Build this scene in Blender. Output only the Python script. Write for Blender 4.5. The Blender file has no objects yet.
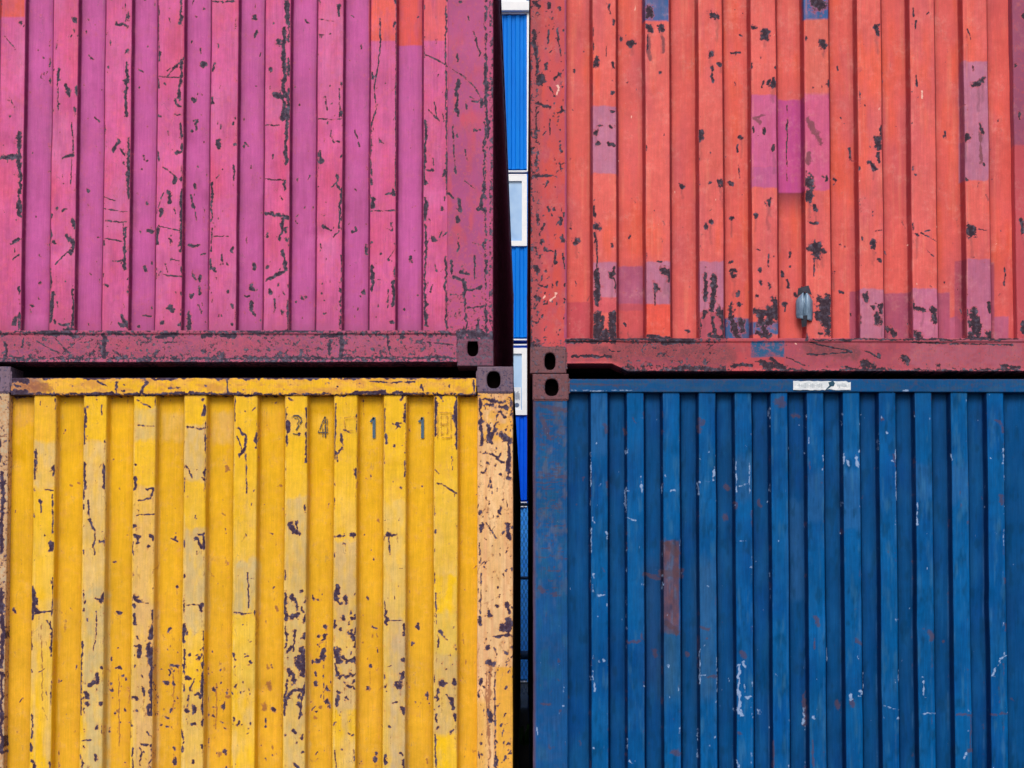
import bpy, bmesh, math, random
import numpy as np
from mathutils import Vector

scene = bpy.context.scene
COL = scene.collection
R = math.radians

# ------------------------------------------------------------------ camera
F, TAU, DIST, EYE = 1500.0, R(2.6), 6.762, 1.697
PX, PY = 525.0, 504.0
cam = bpy.data.cameras.new('camera')
camo = bpy.data.objects.new('camera', cam)
COL.objects.link(camo)
cam.sensor_width = 36.0
cam.lens = F * 36.0 / 1024.0
cam.shift_x = (512 - PX) / 1024.0
cam.shift_y = (PY - 384) / 1024.0
cam.clip_start, cam.clip_end = 0.05, 3000
camo.location = (0, -DIST, EYE)
camo.rotation_euler = (math.pi / 2 + TAU, 0, 0)
scene.camera = camo

def P(px, py, Y=0.0):
    """survey helper: where a sighted point lies on the upright plane y=Y (metres)"""
    dx, dy = (px - PX) / F, (PY - py) / F
    yy = math.cos(TAU) - dy * math.sin(TAU)
    zz = math.sin(TAU) + dy * math.cos(TAU)
    t = (DIST + Y) / yy
    return dx * t, EYE + zz * t

def UV(X, Z):
    """inverse of P on the plane y=0: paint coordinates of a wall point (depends on X,Z only)"""
    z = Z - EYE
    fw = DIST * math.cos(TAU) + z * math.sin(TAU)
    up = -DIST * math.sin(TAU) + z * math.cos(TAU)
    return PX + F * X / fw, PY - F * up / fw

def sx(px, row): return P(px, row)[0]
def sz(py): return P(PX, py)[1]

def lin(c):
    c = np.asarray(c, float) / 255.0
    return np.where(c <= 0.04045, c / 12.92, ((c + 0.055) / 1.055) ** 2.4)
def linc(c): return tuple(float(v) for v in lin(c)) + (1.0,)

# ------------------------------------------------------------------ noise in numpy
def vnoise(x, y, seed=0):
    rs = np.random.RandomState(seed)
    g = rs.rand(257, 257)
    xi, yi = np.floor(x).astype(int), np.floor(y).astype(int)
    fx, fy = x - xi, y - yi
    fx, fy = fx * fx * (3 - 2 * fx), fy * fy * (3 - 2 * fy)
    a = g[yi % 256, xi % 256]; b = g[yi % 256, (xi + 1) % 256]
    c = g[(yi + 1) % 256, xi % 256]; d = g[(yi + 1) % 256, (xi + 1) % 256]
    return (a * (1 - fx) + b * fx) * (1 - fy) + (c * (1 - fx) + d * fx) * fy
def fnoise(x, y, seed=0, oct=3):
    s, a, t = 0, 1.0, 0
    for i in range(oct):
        s = s + a * vnoise(x * 2 ** i + 17.3 * i, y * 2 ** i + 5.1 * i, seed + i)
        t += a; a *= 0.55
    return s / t

# ------------------------------------------------------------------ materials
class NT:
    def __init__(s, name):
        s.m = bpy.data.materials.new(name); s.m.use_nodes = True
        s.t = s.m.node_tree; s.t.nodes.clear()
        s.out = s.n('ShaderNodeOutputMaterial')
        s.b = s.n('ShaderNodeBsdfPrincipled')
        s.l(s.b.outputs[0], s.out.inputs[0])
    def n(s, k, **kw):
        x = s.t.nodes.new(k)
        for a, v in kw.items(): setattr(x, a, v)
        return x
    def l(s, a, b): s.t.links.new(a, b)
    def val(s, inp, v):
        if isinstance(v, bpy.types.NodeSocket): s.l(v, inp)
        else: inp.default_value = v
    def math(s, op, a, b=0.0, c=None, clamp=False):
        x = s.n('ShaderNodeMath', operation=op); x.use_clamp = clamp
        s.val(x.inputs[0], a); s.val(x.inputs[1], b)
        if c is not None: s.val(x.inputs[2], c)
        return x.outputs[0]
    def mix(s, f, a, b, bt='MIX'):
        x = s.n('ShaderNodeMix', data_type='RGBA', blend_type=bt)
        s.val(x.inputs[0], f); s.val(x.inputs[6], a); s.val(x.inputs[7], b)
        return x.outputs[2]
    def ramp(s, v, a, b, c=0.0, d=1.0):
        x = s.n('ShaderNodeMapRange'); x.clamp = True
        s.val(x.inputs[0], v); s.val(x.inputs[1], a); s.val(x.inputs[2], b)
        s.val(x.inputs[3], c); s.val(x.inputs[4], d)
        return x.outputs[0]
    def noise(s, scale, detail=4, rough=0.6, stretch=(1, 1, 1), off=(0, 0, 0), dist=0.0):
        if not hasattr(s, 'tc'): s.tc = s.n('ShaderNodeTexCoord')
        mp = s.n('ShaderNodeMapping')
        mp.inputs['Scale'].default_value = stretch
        mp.inputs['Location'].default_value = off
        s.l(s.tc.outputs['Object'], mp.inputs[0])
        x = s.n('ShaderNodeTexNoise')
        x.inputs['Scale'].default_value = scale
        x.inputs['Detail'].default_value = detail
        x.inputs['Roughness'].default_value = rough
        x.inputs['Distortion'].default_value = dist
        s.l(mp.outputs[0], x.inputs['Vector'])
        return x.outputs[0]

def paint_material(name, metal, metal2, rust, scuff, halo, seed, streak=0.16, mott=0.22, chipn=1.0, base=None, basechip=0.0, rough=0.5, halo_amt=0.55, chalk=0.2, spec=0.14, hair=0.5, stain=0.28, rusta=0.8):
    """weathered enamel on steel.  base=None: the colour and the wear and shade masks come from mesh attributes."""
    T = NT(name)
    o = (seed * 1.7, seed * 3.1, seed * 0.9)
    n1 = T.noise(85, 5, 0.65, off=o)
    n2 = T.noise(150, 3, 0.6, stretch=(1, 1, 0.05), off=o)
    n3 = T.noise(3.2, 4, 0.6, off=o)
    n4 = T.noise(28, 4, 0.6, off=o)
    n5 = T.noise(260, 3, 0.7, off=o)
    n6 = T.noise(14, 4, 0.65, off=o)
    n7 = T.noise(52, 4, 0.6, off=o)
    if base is None:
        a = T.n('ShaderNodeAttribute', attribute_name='paint').outputs['Color']
        w = T.n('ShaderNodeAttribute', attribute_name='wear')  # alpha holds dirt mixed with painted slope shade
        sp = T.n('ShaderNodeSeparateColor'); T.l(w.outputs['Color'], sp.inputs[0])
        chip, rst, wht, grime_shade = sp.outputs[0], sp.outputs[1], sp.outputs[2], w.outputs['Alpha']
    else:
        a, chip, rst, wht, grime_shade = base, basechip, 0.15, 0.0, 0.15
    # base tone: broad mottling, vertical brushing, fine grain
    v = T.ramp(n3, 0.3, 0.7, 1 - mott, 1 + mott * 0.5)
    v = T.math('MULTIPLY', v, T.ramp(n2, 0.3, 0.7, 1 - streak, 1 + streak))
    v = T.math('MULTIPLY', v, T.ramp(n5, 0.3, 0.7, 0.93, 1.07))
    v = T.math('MULTIPLY', v, T.ramp(n4, 0.3, 0.7, 0.92, 1.08))
    cv = T.n('ShaderNodeCombineColor')
    for i in range(3): T.l(v, cv.inputs[i])
    c = T.mix(1.0, a, cv.outputs[0], 'MULTIPLY')
    # chalky fading
    ch = T.math('MULTIPLY', T.ramp(n6, 0.5, 0.72), T.ramp(n7, 0.4, 0.62))
    c = T.mix(T.math('MULTIPLY', ch, chalk), c, scuff)
    # hairline scratches
    r1 = T.noise(24, 3, 0.55, stretch=(1, 1, 0.5), off=o, dist=0.4)
    r2 = T.noise(17, 2, 0.5, stretch=(1, 1, 0.22), off=(o[1], o[0], 3))
    l1 = T.ramp(T.math('ABSOLUTE', T.math('SUBTRACT', r1, 0.5)), 0.010, 0.0)
    l2 = T.ramp(T.math('ABSOLUTE', T.math('SUBTRACT', r2, 0.47)), 0.007, 0.0)
    lm = T.math('MULTIPLY', T.math('MAXIMUM', l1, l2), T.ramp(n6, 0.47, 0.62))
    lm = T.math('MULTIPLY', lm, T.ramp(n7, 0.42, 0.58))
    c = T.mix(T.math('MULTIPLY', lm, hair), c, T.mix(0.7, c, metal))
    st = T.math('MULTIPLY', T.ramp(T.noise(9, 5, 0.7, off=(o[2], o[1], 8)), 0.48, 0.7), T.ramp(n7, 0.35, 0.65))
    c = T.mix(T.math('MULTIPLY', st, stain), c, halo)
    # dirt, plus shade painted on the rib slopes
    c = T.mix(T.math('MULTIPLY', grime_shade, T.ramp(T.math('ADD', n4, n2), 0.8, 1.15, 0.35, 1.0)), c, T.mix(0.75, c, metal, 'MIX'))
    # rust bleed
    rf = T.math('ADD', rst, T.math('MULTIPLY', T.math('SUBTRACT', n1, 0.5), 1.1))
    rf = T.math('ADD', rf, T.math('MULTIPLY', T.math('SUBTRACT', n7, 0.5), 0.9))
    rm = T.ramp(rf, 0.26, 0.62)
    c = T.mix(T.math('MULTIPLY', rm, rusta), c, T.mix(n4, rust, metal2))
    # chips
    cf = T.math('ADD', chip, T.math('MULTIPLY', T.math('SUBTRACT', n1, 0.5), 1.2 * chipn))
    cf = T.math('ADD', cf, T.math('MULTIPLY', T.math('SUBTRACT', n4, 0.5), 0.5 * chipn))
    cf = T.math('ADD', cf, T.math('MULTIPLY', T.math('SUBTRACT', n7, 0.5), 0.9 * chipn))
    cm = T.ramp(cf, 0.43, 0.54)
    hm = T.math('MULTIPLY', T.ramp(cf, 0.20, 0.43), halo_amt)
    c = T.mix(hm, c, halo)
    mc = T.mix(T.ramp(n1, 0.38, 0.62), metal, metal2)
    mc = T.mix(T.math('MULTIPLY', T.ramp(n7, 0.5, 0.7), 0.55), mc, linc((126, 122, 146)))
    mc = T.mix(T.math('MULTIPLY', T.ramp(T.math('ADD', cf, T.math('MULTIPLY', n7, -0.6)), 0.3, 0.6), 0.5), mc, linc((50, 34, 50)))
    c = T.mix(cm, c, mc)
    # pale scrapes
    wf = T.math('ADD', wht, T.math('MULTIPLY', T.math('SUBTRACT', n1, 0.5), 1.2))
    wf = T.math('ADD', wf, T.math('MULTIPLY', T.math('SUBTRACT', n7, 0.5), 1.0))
    wm = T.ramp(wf, 0.42, 0.66)
    c = T.mix(T.math('MULTIPLY', wm, 0.92), c, scuff)
    T.l(c, T.b.inputs['Base Color'])
    rr = T.math('ADD', T.math('MULTIPLY', cm, 0.3), T.ramp(n4, 0.3, 0.7, rough - 0.1, rough + 0.12))
    T.l(rr, T.b.inputs['Roughness'])
    T.b.inputs['Specular IOR Level'].default_value = spec
    h = T.math('SUBTRACT', T.math('MULTIPLY', n4, 0.45), T.math('MULTIPLY', cm, 0.8))
    h = T.math('ADD', h, T.math('MULTIPLY', n1, 0.2))
    h = T.math('ADD', h, T.math('MULTIPLY', n3, 1.8))
    bp = T.n('ShaderNodeBump'); bp.inputs['Strength'].default_value = 0.6; bp.inputs['Distance'].default_value = 0.0012
    T.l(h, bp.inputs['Height']); T.l(bp.outputs[0], T.b.inputs['Normal'])
    return T.m

def simple_material(name, c1, c2, scale=20, rough=0.6, stretch=(1, 1, 1), bump=0.3, spec=0.4, metallic=0.0):
    T = NT(name)
    n = T.noise(scale, 5, 0.65, stretch=stretch)
    n2 = T.noise(scale * 7, 3, 0.6, stretch=stretch)
    f = T.ramp(T.math('ADD', T.math('MULTIPLY', n, 0.7), T.math('MULTIPLY', n2, 0.3)), 0.38, 0.62)
    T.l(T.mix(f, linc(c1), linc(c2)), T.b.inputs['Base Color'])
    T.b.inputs['Roughness'].default_value = rough
    T.b.inputs['Metallic'].default_value = metallic
    if name.startswith('cabin_') and 'white' not in name: spec = .08
    T.b.inputs['Specular IOR Level'].default_value = spec
    bp = T.n('ShaderNodeBump'); bp.inputs['Strength'].default_value = bump; bp.inputs['Distance'].default_value = 0.002
    T.l(n2, bp.inputs['Height']); T.l(bp.outputs[0], T.b.inputs['Normal'])
    return T.m

# ------------------------------------------------------------------ object helpers
def link(name, me, mat, parent=None, label=None):
    o = bpy.data.objects.new(name, me); COL.objects.link(o)
    if mat is not None: me.materials.append(mat)
    if parent is not None: o.parent = parent
    if label: o['label'] = label
    return o
def thing(name, label, cat, group=None, loc=(0, 0, 0)):
    o = bpy.data.objects.new(name, None); COL.objects.link(o)
    o.location = loc; o.empty_display_size = 0.2
    o['label'] = label; o['category'] = cat
    if group: o['group'] = group
    return o
def bx(bm, x0, x1, y0, y1, z0, z1):
    r = bmesh.ops.create_cube(bm, size=1.0)
    for v in r['verts']:
        v.co = Vector(((x0 + x1) / 2 + v.co.x * (x1 - x0), (y0 + y1) / 2 + v.co.y * (y1 - y0), (z0 + z1) / 2 + v.co.z * (z1 - z0)))
    return r['verts']
def finish(bm, name, mat, parent=None, bevel=0.0, label=None, smooth=False):
    if bevel:
        bmesh.ops.bevel(bm, geom=list(bm.edges), offset=bevel, segments=2, affect='EDGES', profile=0.6)
    me = bpy.data.meshes.new(name); bm.to_mesh(me); bm.free()
    if smooth:
        me.polygons.foreach_set('use_smooth', [True] * len(me.polygons))
    return link(name, me, mat, parent, label)

def grid_mesh(name, X, Y, Z, rgb, wear, flip=False):
    nr, nc = X.shape
    me = bpy.data.meshes.new(name)
    nv = nr * nc
    co = np.stack([X, Y, Z], -1).reshape(-1).astype(np.float32)
    idx = np.arange(nv).reshape(nr, nc)
    a, b, c, d = idx[:-1, :-1], idx[:-1, 1:], idx[1:, 1:], idx[1:, :-1]
    q = np.stack([a, d, c, b] if flip else [a, b, c, d], -1).reshape(-1).astype(np.int32)
    nf = (nr - 1) * (nc - 1)
    me.vertices.add(nv); me.vertices.foreach_set('co', co)
    me.loops.add(nf * 4); me.loops.foreach_set('vertex_index', q)
    me.polygons.add(nf)
    me.polygons.foreach_set('loop_start', np.arange(0, nf * 4, 4, dtype=np.int32))
    me.polygons.foreach_set('use_smooth', np.ones(nf, dtype=bool))
    me.update(calc_edges=True)
    for nm, arr in (('paint', rgb), ('wear', wear)):
        at = me.attributes.new(nm, 'FLOAT_COLOR', 'POINT')
        if arr.shape[-1] == 3: arr = np.concatenate([arr, np.ones(arr.shape[:-1] + (1,))], -1)
        at.data.foreach_set('color', arr.reshape(-1).astype(np.float32))
    return me

def densify(pts, step):
    """pts: list of (a,b,id) ; id of the segment leading to the next point"""
    out = []
    for i in range(len(pts) - 1):
        (a0, b0, k), (a1, b1, _) = pts[i], pts[i + 1]
        L = math.hypot(a1 - a0, b1 - b0); n = max(1, int(math.ceil(L / step)))
        for j in range(n):
            t = j / n; out.append((a0 + (a1 - a0) * t, b0 + (b1 - b0) * t, k))
    out.append(pts[-1]); return out
def round_profile(pts, r, seg=3):
    """round the inner corners of a polyline (a,b,id)"""
    out = [pts[0]]
    for i in range(1, len(pts) - 1):
        p0, p1, p2 = [np.array(p[:2], float) for p in pts[i - 1:i + 2]]
        d0, d1 = p0 - p1, p2 - p1
        l0, l1 = np.linalg.norm(d0), np.linalg.norm(d1)
        rr = min(r, l0 * 0.45, l1 * 0.45)
        a, b = p1 + d0 / l0 * rr, p1 + d1 / l1 * rr
        for j in range(seg + 1):
            t = j / seg
            q = (1 - t) ** 2 * a + 2 * t * (1 - t) * p1 + t * t * b
            out.append((q[0], q[1], pts[i - 1][2] if t < 0.5 else pts[i][2]))
    out.append(pts[-1]); return out

# ------------------------------------------------------------------ wear survey (4x crops of the walls)
ORG = {'A1': (0, 0), 'A2': (250, 0), 'A3': (510, 0), 'A4': (764, 0), 'B1': (0, 190), 'B2': (250, 190), 'B3': (510, 190), 'B4': (764, 190),
       'C1': (0, 360), 'C2': (250, 360), 'C3': (510, 360), 'C4': (764, 360), 'D1': (0, 573), 'D2': (250, 573), 'D3': (510, 573), 'D4': (764, 573)}
K4 = 3.938
def marks(tab, weight=1.0):
    """'x0,y0,x1,y1,r;...' -> scars in wall units; a trailing r marks rust"""
    chips, rusts = [], []
    for k, s in tab.items():
        ox, oy = ORG[k]
        for t in s.replace('\n', '').split(';'):
            t = t.strip()
            if not t: continue
            ru = t.endswith('r'); t = t.rstrip('r')
            a = [float(q) for q in t.split(',')]
            (rusts if ru else chips).append((ox + a[0] / K4, oy + a[1] / K4, ox + a[2] / K4, oy + a[3] / K4, max(a[4] / K4 * weight, 0.5)))
    return chips, rusts

PINK = marks({
'A1': '''293,75,293,85,8;453,88,495,92,9;493,10,492,90,3;492,200,493,208,6;498,240,494,450,8;499,250,490,330,9;533,262,558,276,5;203,200,201,320,5;225,150,218,190,3;226,265,226,305,8;255,340,265,370,9;298,345,298,375,10;222,300,226,430,3;278,480,288,600,4;250,620,285,610,8;280,625,278,740,4;365,452,382,470,5;410,450,405,560,6;462,545,440,590,9;465,580,488,608,5;480,635,486,645,7;345,742,348,746,7;0,618,60,618,13;75,520,72,640,12;72,620,78,768,8;200,425,203,430,5;392,342,394,345,5;625,20,622,240,4;711,40,708,90,6;665,70,672,85,4;625,205,624,235,7;620,300,700,300,4;660,295,705,238,6;708,240,705,390,8;622,310,622,345,6;648,330,650,332,6;685,395,712,420,7;690,450,712,455,6;618,450,630,455,5;708,480,708,520,5;695,600,712,595,10;617,590,622,630,5;640,655,690,690,4;660,760,664,768,7;688,690,686,720,6;795,25,797,28,6;795,240,798,245,14;745,150,745,160,4;752,380,762,384,8;770,360,765,380,4;770,470,770,500,7;750,503,750,503,8;840,255,832,280,7;832,385,834,400,8;835,5,920,2,5;875,0,877,15,6;860,550,856,580,10;875,665,875,665,5;920,480,918,490,5;920,565,920,570,5;918,650,920,710,5;995,60,998,64,11;1005,110,1000,135,5;958,462,958,466,6;955,568,955,572,7;765,720,768,735,8;815,703,818,706,10;553,605,555,608,6;553,658,553,660,5;797,548,797,552,5;773,645,775,648,5;832,720,835,768,7;720,660,716,768,5;15,140,60,190,2;35,380,55,420,2;155,280,150,295,3''',
'A2': '''12,60,14,62,9;22,118,14,130,4;145,0,143,80,9;132,105,134,300,9;105,150,112,170,10;85,270,87,273,11;130,300,128,470,9;95,375,140,378,13;142,430,140,640,9;55,490,115,490,4;60,702,130,702,4;140,700,138,740,9;88,605,84,625,4;212,68,232,80,6;350,20,348,60,6;270,70,330,80,3;270,133,290,134,4;295,375,300,430,4;350,345,352,460,4;265,466,355,468,3;315,535,340,565,7;330,560,352,555,7;270,600,278,640,8;265,600,268,660,5;355,600,352,610,6;220,705,230,685,4;345,690,348,740,7;320,735,350,710,4;410,505,428,568,4;410,738,415,742,5;433,165,433,180,4;510,68,512,205,4;510,205,488,345,4;488,345,496,430,4;496,430,478,490,5;476,285,478,305,7;474,480,474,520,7;476,540,474,690,7;505,540,525,565,4;470,700,480,720,7;565,85,563,100,6;575,0,573,768,3;560,740,565,768,7;690,215,740,235,4;740,235,840,300,4;840,300,890,345,4;890,345,912,400,5;912,390,912,415,10;770,20,775,768,4;725,400,738,460,4;700,430,745,472,4;690,480,688,720,8;700,670,720,670,8;765,670,768,690,8;818,210,820,240,6;818,320,822,340,13;818,350,818,460,8;850,410,852,430,5;880,130,905,220,6;858,60,862,80,5;825,10,830,14,9;885,515,905,515,8;848,590,856,630,5;800,500,808,680,4;808,665,812,670,8;925,20,930,240,6;930,250,930,420,9;935,420,935,540,6;925,480,922,768,7;718,620,724,650,5;815,530,818,540,4;870,400,900,400,6;865,380,880,390,5;845,710,885,745,3''',
'B1': '''345,0,345,5,6;70,0,75,100,10;45,210,75,190,8;50,275,72,255,5;70,375,72,405,8;56,510,56,530,11;72,480,72,550,5;130,95,130,97,4;195,60,200,110,6;225,65,222,75,6;240,80,255,70,6;195,150,192,200,8;193,205,192,540,6;212,205,213,210,12;262,175,285,210,10;285,125,285,140,10;285,200,280,250,9;270,240,215,290,4;283,390,282,530,7;205,400,198,520,8;145,418,146,422,7;235,525,270,525,6;245,545,285,545,9;215,510,218,525,6;405,25,450,40,3;410,70,500,85,3;415,118,490,125,5;405,190,480,200,3;480,130,482,180,4;490,150,488,310,9;405,205,408,215,8;440,275,480,275,3;408,375,420,378,7;375,178,385,180,4;372,275,373,278,5;405,330,405,345,4;572,45,573,48,6;545,155,545,158,8;580,155,615,155,8;560,295,565,315,8;590,275,590,285,5;557,492,592,492,6;540,530,540,540,6;590,455,590,460,5;480,500,495,530,11;460,525,480,535,8;640,10,610,100,3;660,10,660,45,8;635,75,625,100,8;685,70,688,90,5;710,0,712,240,8;620,150,615,205,9;620,138,705,158,4;670,270,705,275,4;712,300,712,340,7;650,290,658,320,5;640,330,710,340,4;668,455,678,475,11;655,465,690,465,7;700,530,700,535,5;745,15,755,60,7;750,30,765,110,4;740,215,775,210,7;785,245,800,243,7;750,310,765,355,6;785,330,782,350,8;780,385,778,405,10;745,415,750,405,9;735,480,740,545,12;785,470,787,475,6;830,10,830,130,7;835,150,830,240,5;830,270,828,310,6;845,310,848,320,10;870,255,878,295,6;850,345,852,350,5;895,400,898,405,8;912,225,912,240,7;893,285,895,295,6;915,455,916,465,7;912,525,914,530,6;965,180,968,205,4;997,285,997,305,6;985,375,988,385,14;960,410,975,410,9;980,430,985,470,9;990,470,995,490,8;870,490,872,495,4;840,180,900,182,3;
15,570,40,560,7;20,600,20,650,6;60,560,180,565,6;95,580,85,620,5;150,600,230,640,5;170,560,290,570,14;215,580,290,660,4;320,580,250,640,3;410,570,410,660,14;430,560,480,570,9;500,565,600,590,6;620,575,690,570,14;640,600,700,600,4;800,575,830,570,14;870,580,930,570,8;0,660,1024,665,6''',
'B2': '''15,285,12,300,6;10,375,12,390,7;118,20,125,35,4;60,90,90,95,6;85,85,100,100,6;110,95,150,105,10;130,110,115,190,8;140,150,140,165,8;128,240,140,310,9;100,330,60,350,9;130,320,95,335,9;60,298,65,300,9;75,395,80,397,9;95,425,98,460,4;118,470,122,485,7;50,380,40,520,6;200,415,205,420,9;170,435,180,435,6;280,140,318,158,7;325,185,352,165,6;355,10,352,150,6;358,260,360,320,5;358,340,356,540,6;290,487,300,488,7;280,405,282,408,5;290,435,292,438,4;412,140,410,155,7;405,160,418,158,6;462,130,463,134,6;480,200,481,205,7;463,210,462,245,8;485,35,480,60,9;530,15,565,5,5;475,80,560,78,4;560,130,556,155,7;540,150,560,158,4;515,245,515,250,6;565,235,540,270,3;540,265,542,270,6;478,300,478,350,9;480,360,476,400,7;565,360,565,450,8;545,390,543,460,4;520,355,500,350,3;560,515,562,520,8;495,498,495,500,5;600,462,601,466,6;657,408,658,410,5;690,30,692,110,9;690,130,690,200,6;695,200,690,380,6;690,380,690,530,9;720,185,726,195,11;705,110,710,120,3;760,180,775,165,5;730,290,735,320,4;710,400,722,370,4;770,260,772,540,6;780,15,800,40,6;820,40,822,80,11;815,110,818,125,9;900,80,930,80,8;915,20,915,75,7;820,190,815,240,6;880,210,915,215,4;925,200,928,260,6;882,260,885,350,5;790,280,795,330,7;830,320,860,330,8;840,350,850,375,12;850,360,845,420,8;800,345,830,350,8;860,395,910,385,8;930,280,930,320,8;860,465,920,460,5;850,430,850,560,6;900,520,890,545,6;930,470,930,540,6;925,340,930,380,5;
0,560,250,555,8;280,575,350,570,8;180,600,140,640,4;315,590,317,640,8;360,560,360,660,14;480,630,490,635,8;600,575,605,580,12;545,570,545,640,6;710,575,712,580,10;0,660,800,662,7;700,600,800,610,4;820,560,930,565,12;820,660,940,670,10;830,600,835,650,8;920,580,930,650,8'''}, .9)
RED = marks({
'A3': '''120,310,120,325,18;145,250,145,270,6;150,120,150,170,4;185,120,200,220,4;170,310,200,290,4;95,410,160,425,6;100,690,160,695,8;160,690,180,695,4;95,120,105,260,7;105,200,105,290,5;100,430,100,560,5;150,340,180,380,4;155,470,158,530,4;200,420,200,445,6;105,600,100,650,5;200,640,208,670,5;90,10,115,25,8;150,10,155,30,6;385,20,390,50,5;405,75,405,95,6;325,90,328,95,5;340,230,342,245,13;322,290,322,320,7;408,250,410,268,6;380,180,378,220,3;402,358,405,362,6;335,520,338,525,9;345,495,360,497,5;392,497,408,500,6;340,562,350,565,6;385,560,405,568,7;405,430,408,435,6;435,133,438,137,9;473,155,480,158,15;255,260,255,270,5;548,100,552,112,13;595,98,597,108,12;545,30,550,55,14;545,135,545,190,3;597,282,597,284,5;680,718,684,724,9;800,50,815,58,14;790,205,792,210,13;795,255,795,320,6;825,245,830,250,8;875,195,910,195,5;915,122,917,124,5;752,520,752,540,14;915,525,918,530,10;900,560,900,590,4;745,625,745,720,5;790,718,792,720,7;830,715,832,722,14;870,712,885,714,6;960,100,962,105,9;1005,125,1008,145,16;950,245,950,265,7;1020,310,1022,325,6;1000,325,996,335,5;850,603,853,605,5;1005,500,1005,520,7;958,500,960,520,4;890,310,892,320,4;905,640,912,690,3;965,465,1000,455,6r;985,480,975,470,6r;550,150,555,230,8r;600,140,605,200,6r''',
'A4': '''10,120,12,150,13;35,310,38,330,11;3,318,3,322,6;50,265,52,270,6;38,575,40,590,9;2,510,2,520,6;232,165,235,180,15;205,10,215,20,25;260,315,258,330,9;195,342,196,344,4;298,245,300,260,4;445,100,450,125,11;600,80,600,110,4;640,50,648,45,5;590,30,590,60,4;805,110,820,150,3;832,325,850,328,11;860,310,868,320,9;830,260,832,266,5;850,490,862,520,8;797,530,797,545,11;868,640,869,645,6;800,702,803,706,7;450,550,452,575,16;465,490,465,540,5;425,650,432,665,8;410,638,420,645,6;345,575,358,630,6;370,655,372,660,5;285,692,295,693,6;450,600,452,640,5;600,295,603,335,4;718,505,720,525,6;692,680,692,684,6;598,688,600,690,5;935,457,936,459,5;175,710,180,725,17;175,758,180,768,16;95,480,95,500,4;250,690,248,710,5;98,400,98,700,2;60,400,60,720,2;400,412,402,414,4;1018,60,1024,70,8;985,255,985,262,5;1005,440,1007,470,5;230,690,235,695,5;312,452,314,455,3;170,470,230,560,9r;180,600,175,640,10r;190,480,200,520,7r;850,520,862,640,6r''',
'B3': '''333,70,335,95,9;338,145,342,150,14;335,170,340,200,7;345,200,340,350,3;105,100,107,120,8;200,110,200,130,6;205,180,208,200,9;262,185,262,200,13;140,240,170,245,5;180,240,182,290,5;210,250,215,310,4;100,300,110,320,10;110,375,140,380,6;215,370,215,380,6;180,370,182,380,4;100,420,110,430,9;258,350,262,370,3;470,180,478,165,4;398,210,402,225,5;340,320,345,430,12;400,330,402,340,9;412,300,412,400,5;345,400,348,450,11;340,490,345,585,20;405,490,405,585,19;370,560,372,590,14;360,500,362,540,10;600,310,615,320,15;625,320,628,350,10;575,375,578,385,14;570,405,570,450,3;540,575,635,580,8;600,278,580,280,3;450,515,456,528,5;700,540,705,550,7;768,145,770,150,9;790,125,792,130,10;877,100,878,102,8;870,280,880,275,5;885,320,888,325,11;875,310,900,305,6;865,275,862,280,5;907,395,908,400,9;912,435,914,440,9;880,440,878,490,11;770,330,768,430,7;800,340,795,470,10;820,470,830,480,14;840,470,840,560,9;770,480,765,500,8;800,500,805,560,8;785,570,830,575,8;745,500,745,580,7;860,510,858,530,5;890,520,900,575,14;920,510,925,540,12;965,475,1010,480,16;985,480,990,520,16;975,560,1020,575,12;968,95,968,105,7;1018,45,1020,55,11;985,310,986,315,6;984,360,986,370,7;1020,375,1020,385,8;970,230,985,235,3;970,412,972,414,5;1000,540,1010,560,12;
230,600,400,600,5;240,655,400,655,7;390,630,440,635,5;600,600,720,600,8;640,700,840,705,9;870,690,960,690,8;990,680,1024,690,14;225,590,720,590,6;440,620,850,650,40r;340,620,460,680,18r''',
'B4': '''20,45,22,60,9;175,20,178,35,18;205,60,206,80,8;185,122,215,128,6;205,225,210,245,22;180,225,235,240,12;200,255,198,340,3;75,315,78,330,8;105,235,106,260,6;100,345,100,370,6;112,290,113,295,4;85,440,95,440,8;92,450,90,465,5;20,250,20,300,3;18,370,19,380,5;20,470,25,510,20;45,430,48,500,16;235,440,240,520,22;250,420,252,560,14;215,480,218,500,12;215,560,225,560,6;158,380,160,400,11;135,400,140,410,8;160,560,165,575,9;280,315,282,318,7;305,392,320,395,6;430,75,433,85,5;430,205,432,220,14;418,205,422,210,5;458,270,460,274,6;388,180,390,195,4;440,160,465,155,3;482,230,485,250,6;308,203,310,205,4;600,172,604,176,7;620,165,680,200,2;640,230,670,260,3;640,160,660,155,3;815,150,820,180,17;800,160,805,165,8;845,150,880,155,3;400,415,402,425,13;375,490,378,520,8;450,500,455,515,18;430,460,435,465,8;465,450,468,480,7;510,550,520,560,16;490,530,495,550,9;440,445,460,455,5;585,430,585,450,10;595,460,630,475,9;670,465,675,520,12;655,470,660,475,6;600,570,610,575,19;585,520,586,560,6;795,465,797,500,10;830,470,832,560,16;845,500,850,570,10;885,560,890,575,14;890,440,892,480,7;960,300,960,370,5;350,480,350,490,4;800,580,900,590,8;1015,120,1018,170,8;1020,520,1022,560,8;
90,660,160,690,3;180,600,350,640,4;170,650,330,640,3;390,680,410,690,18;430,690,440,700,12;450,650,452,655,8;545,660,560,670,12;0,690,80,695,12;690,690,695,693,9;380,625,460,665,3;330,700,480,710,6;20,660,80,700,8;940,695,1000,700,8;0,710,1000,712,5;580,600,980,612,3;180,620,350,640,30r;160,590,1000,590,5'''}, 1.12)
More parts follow.
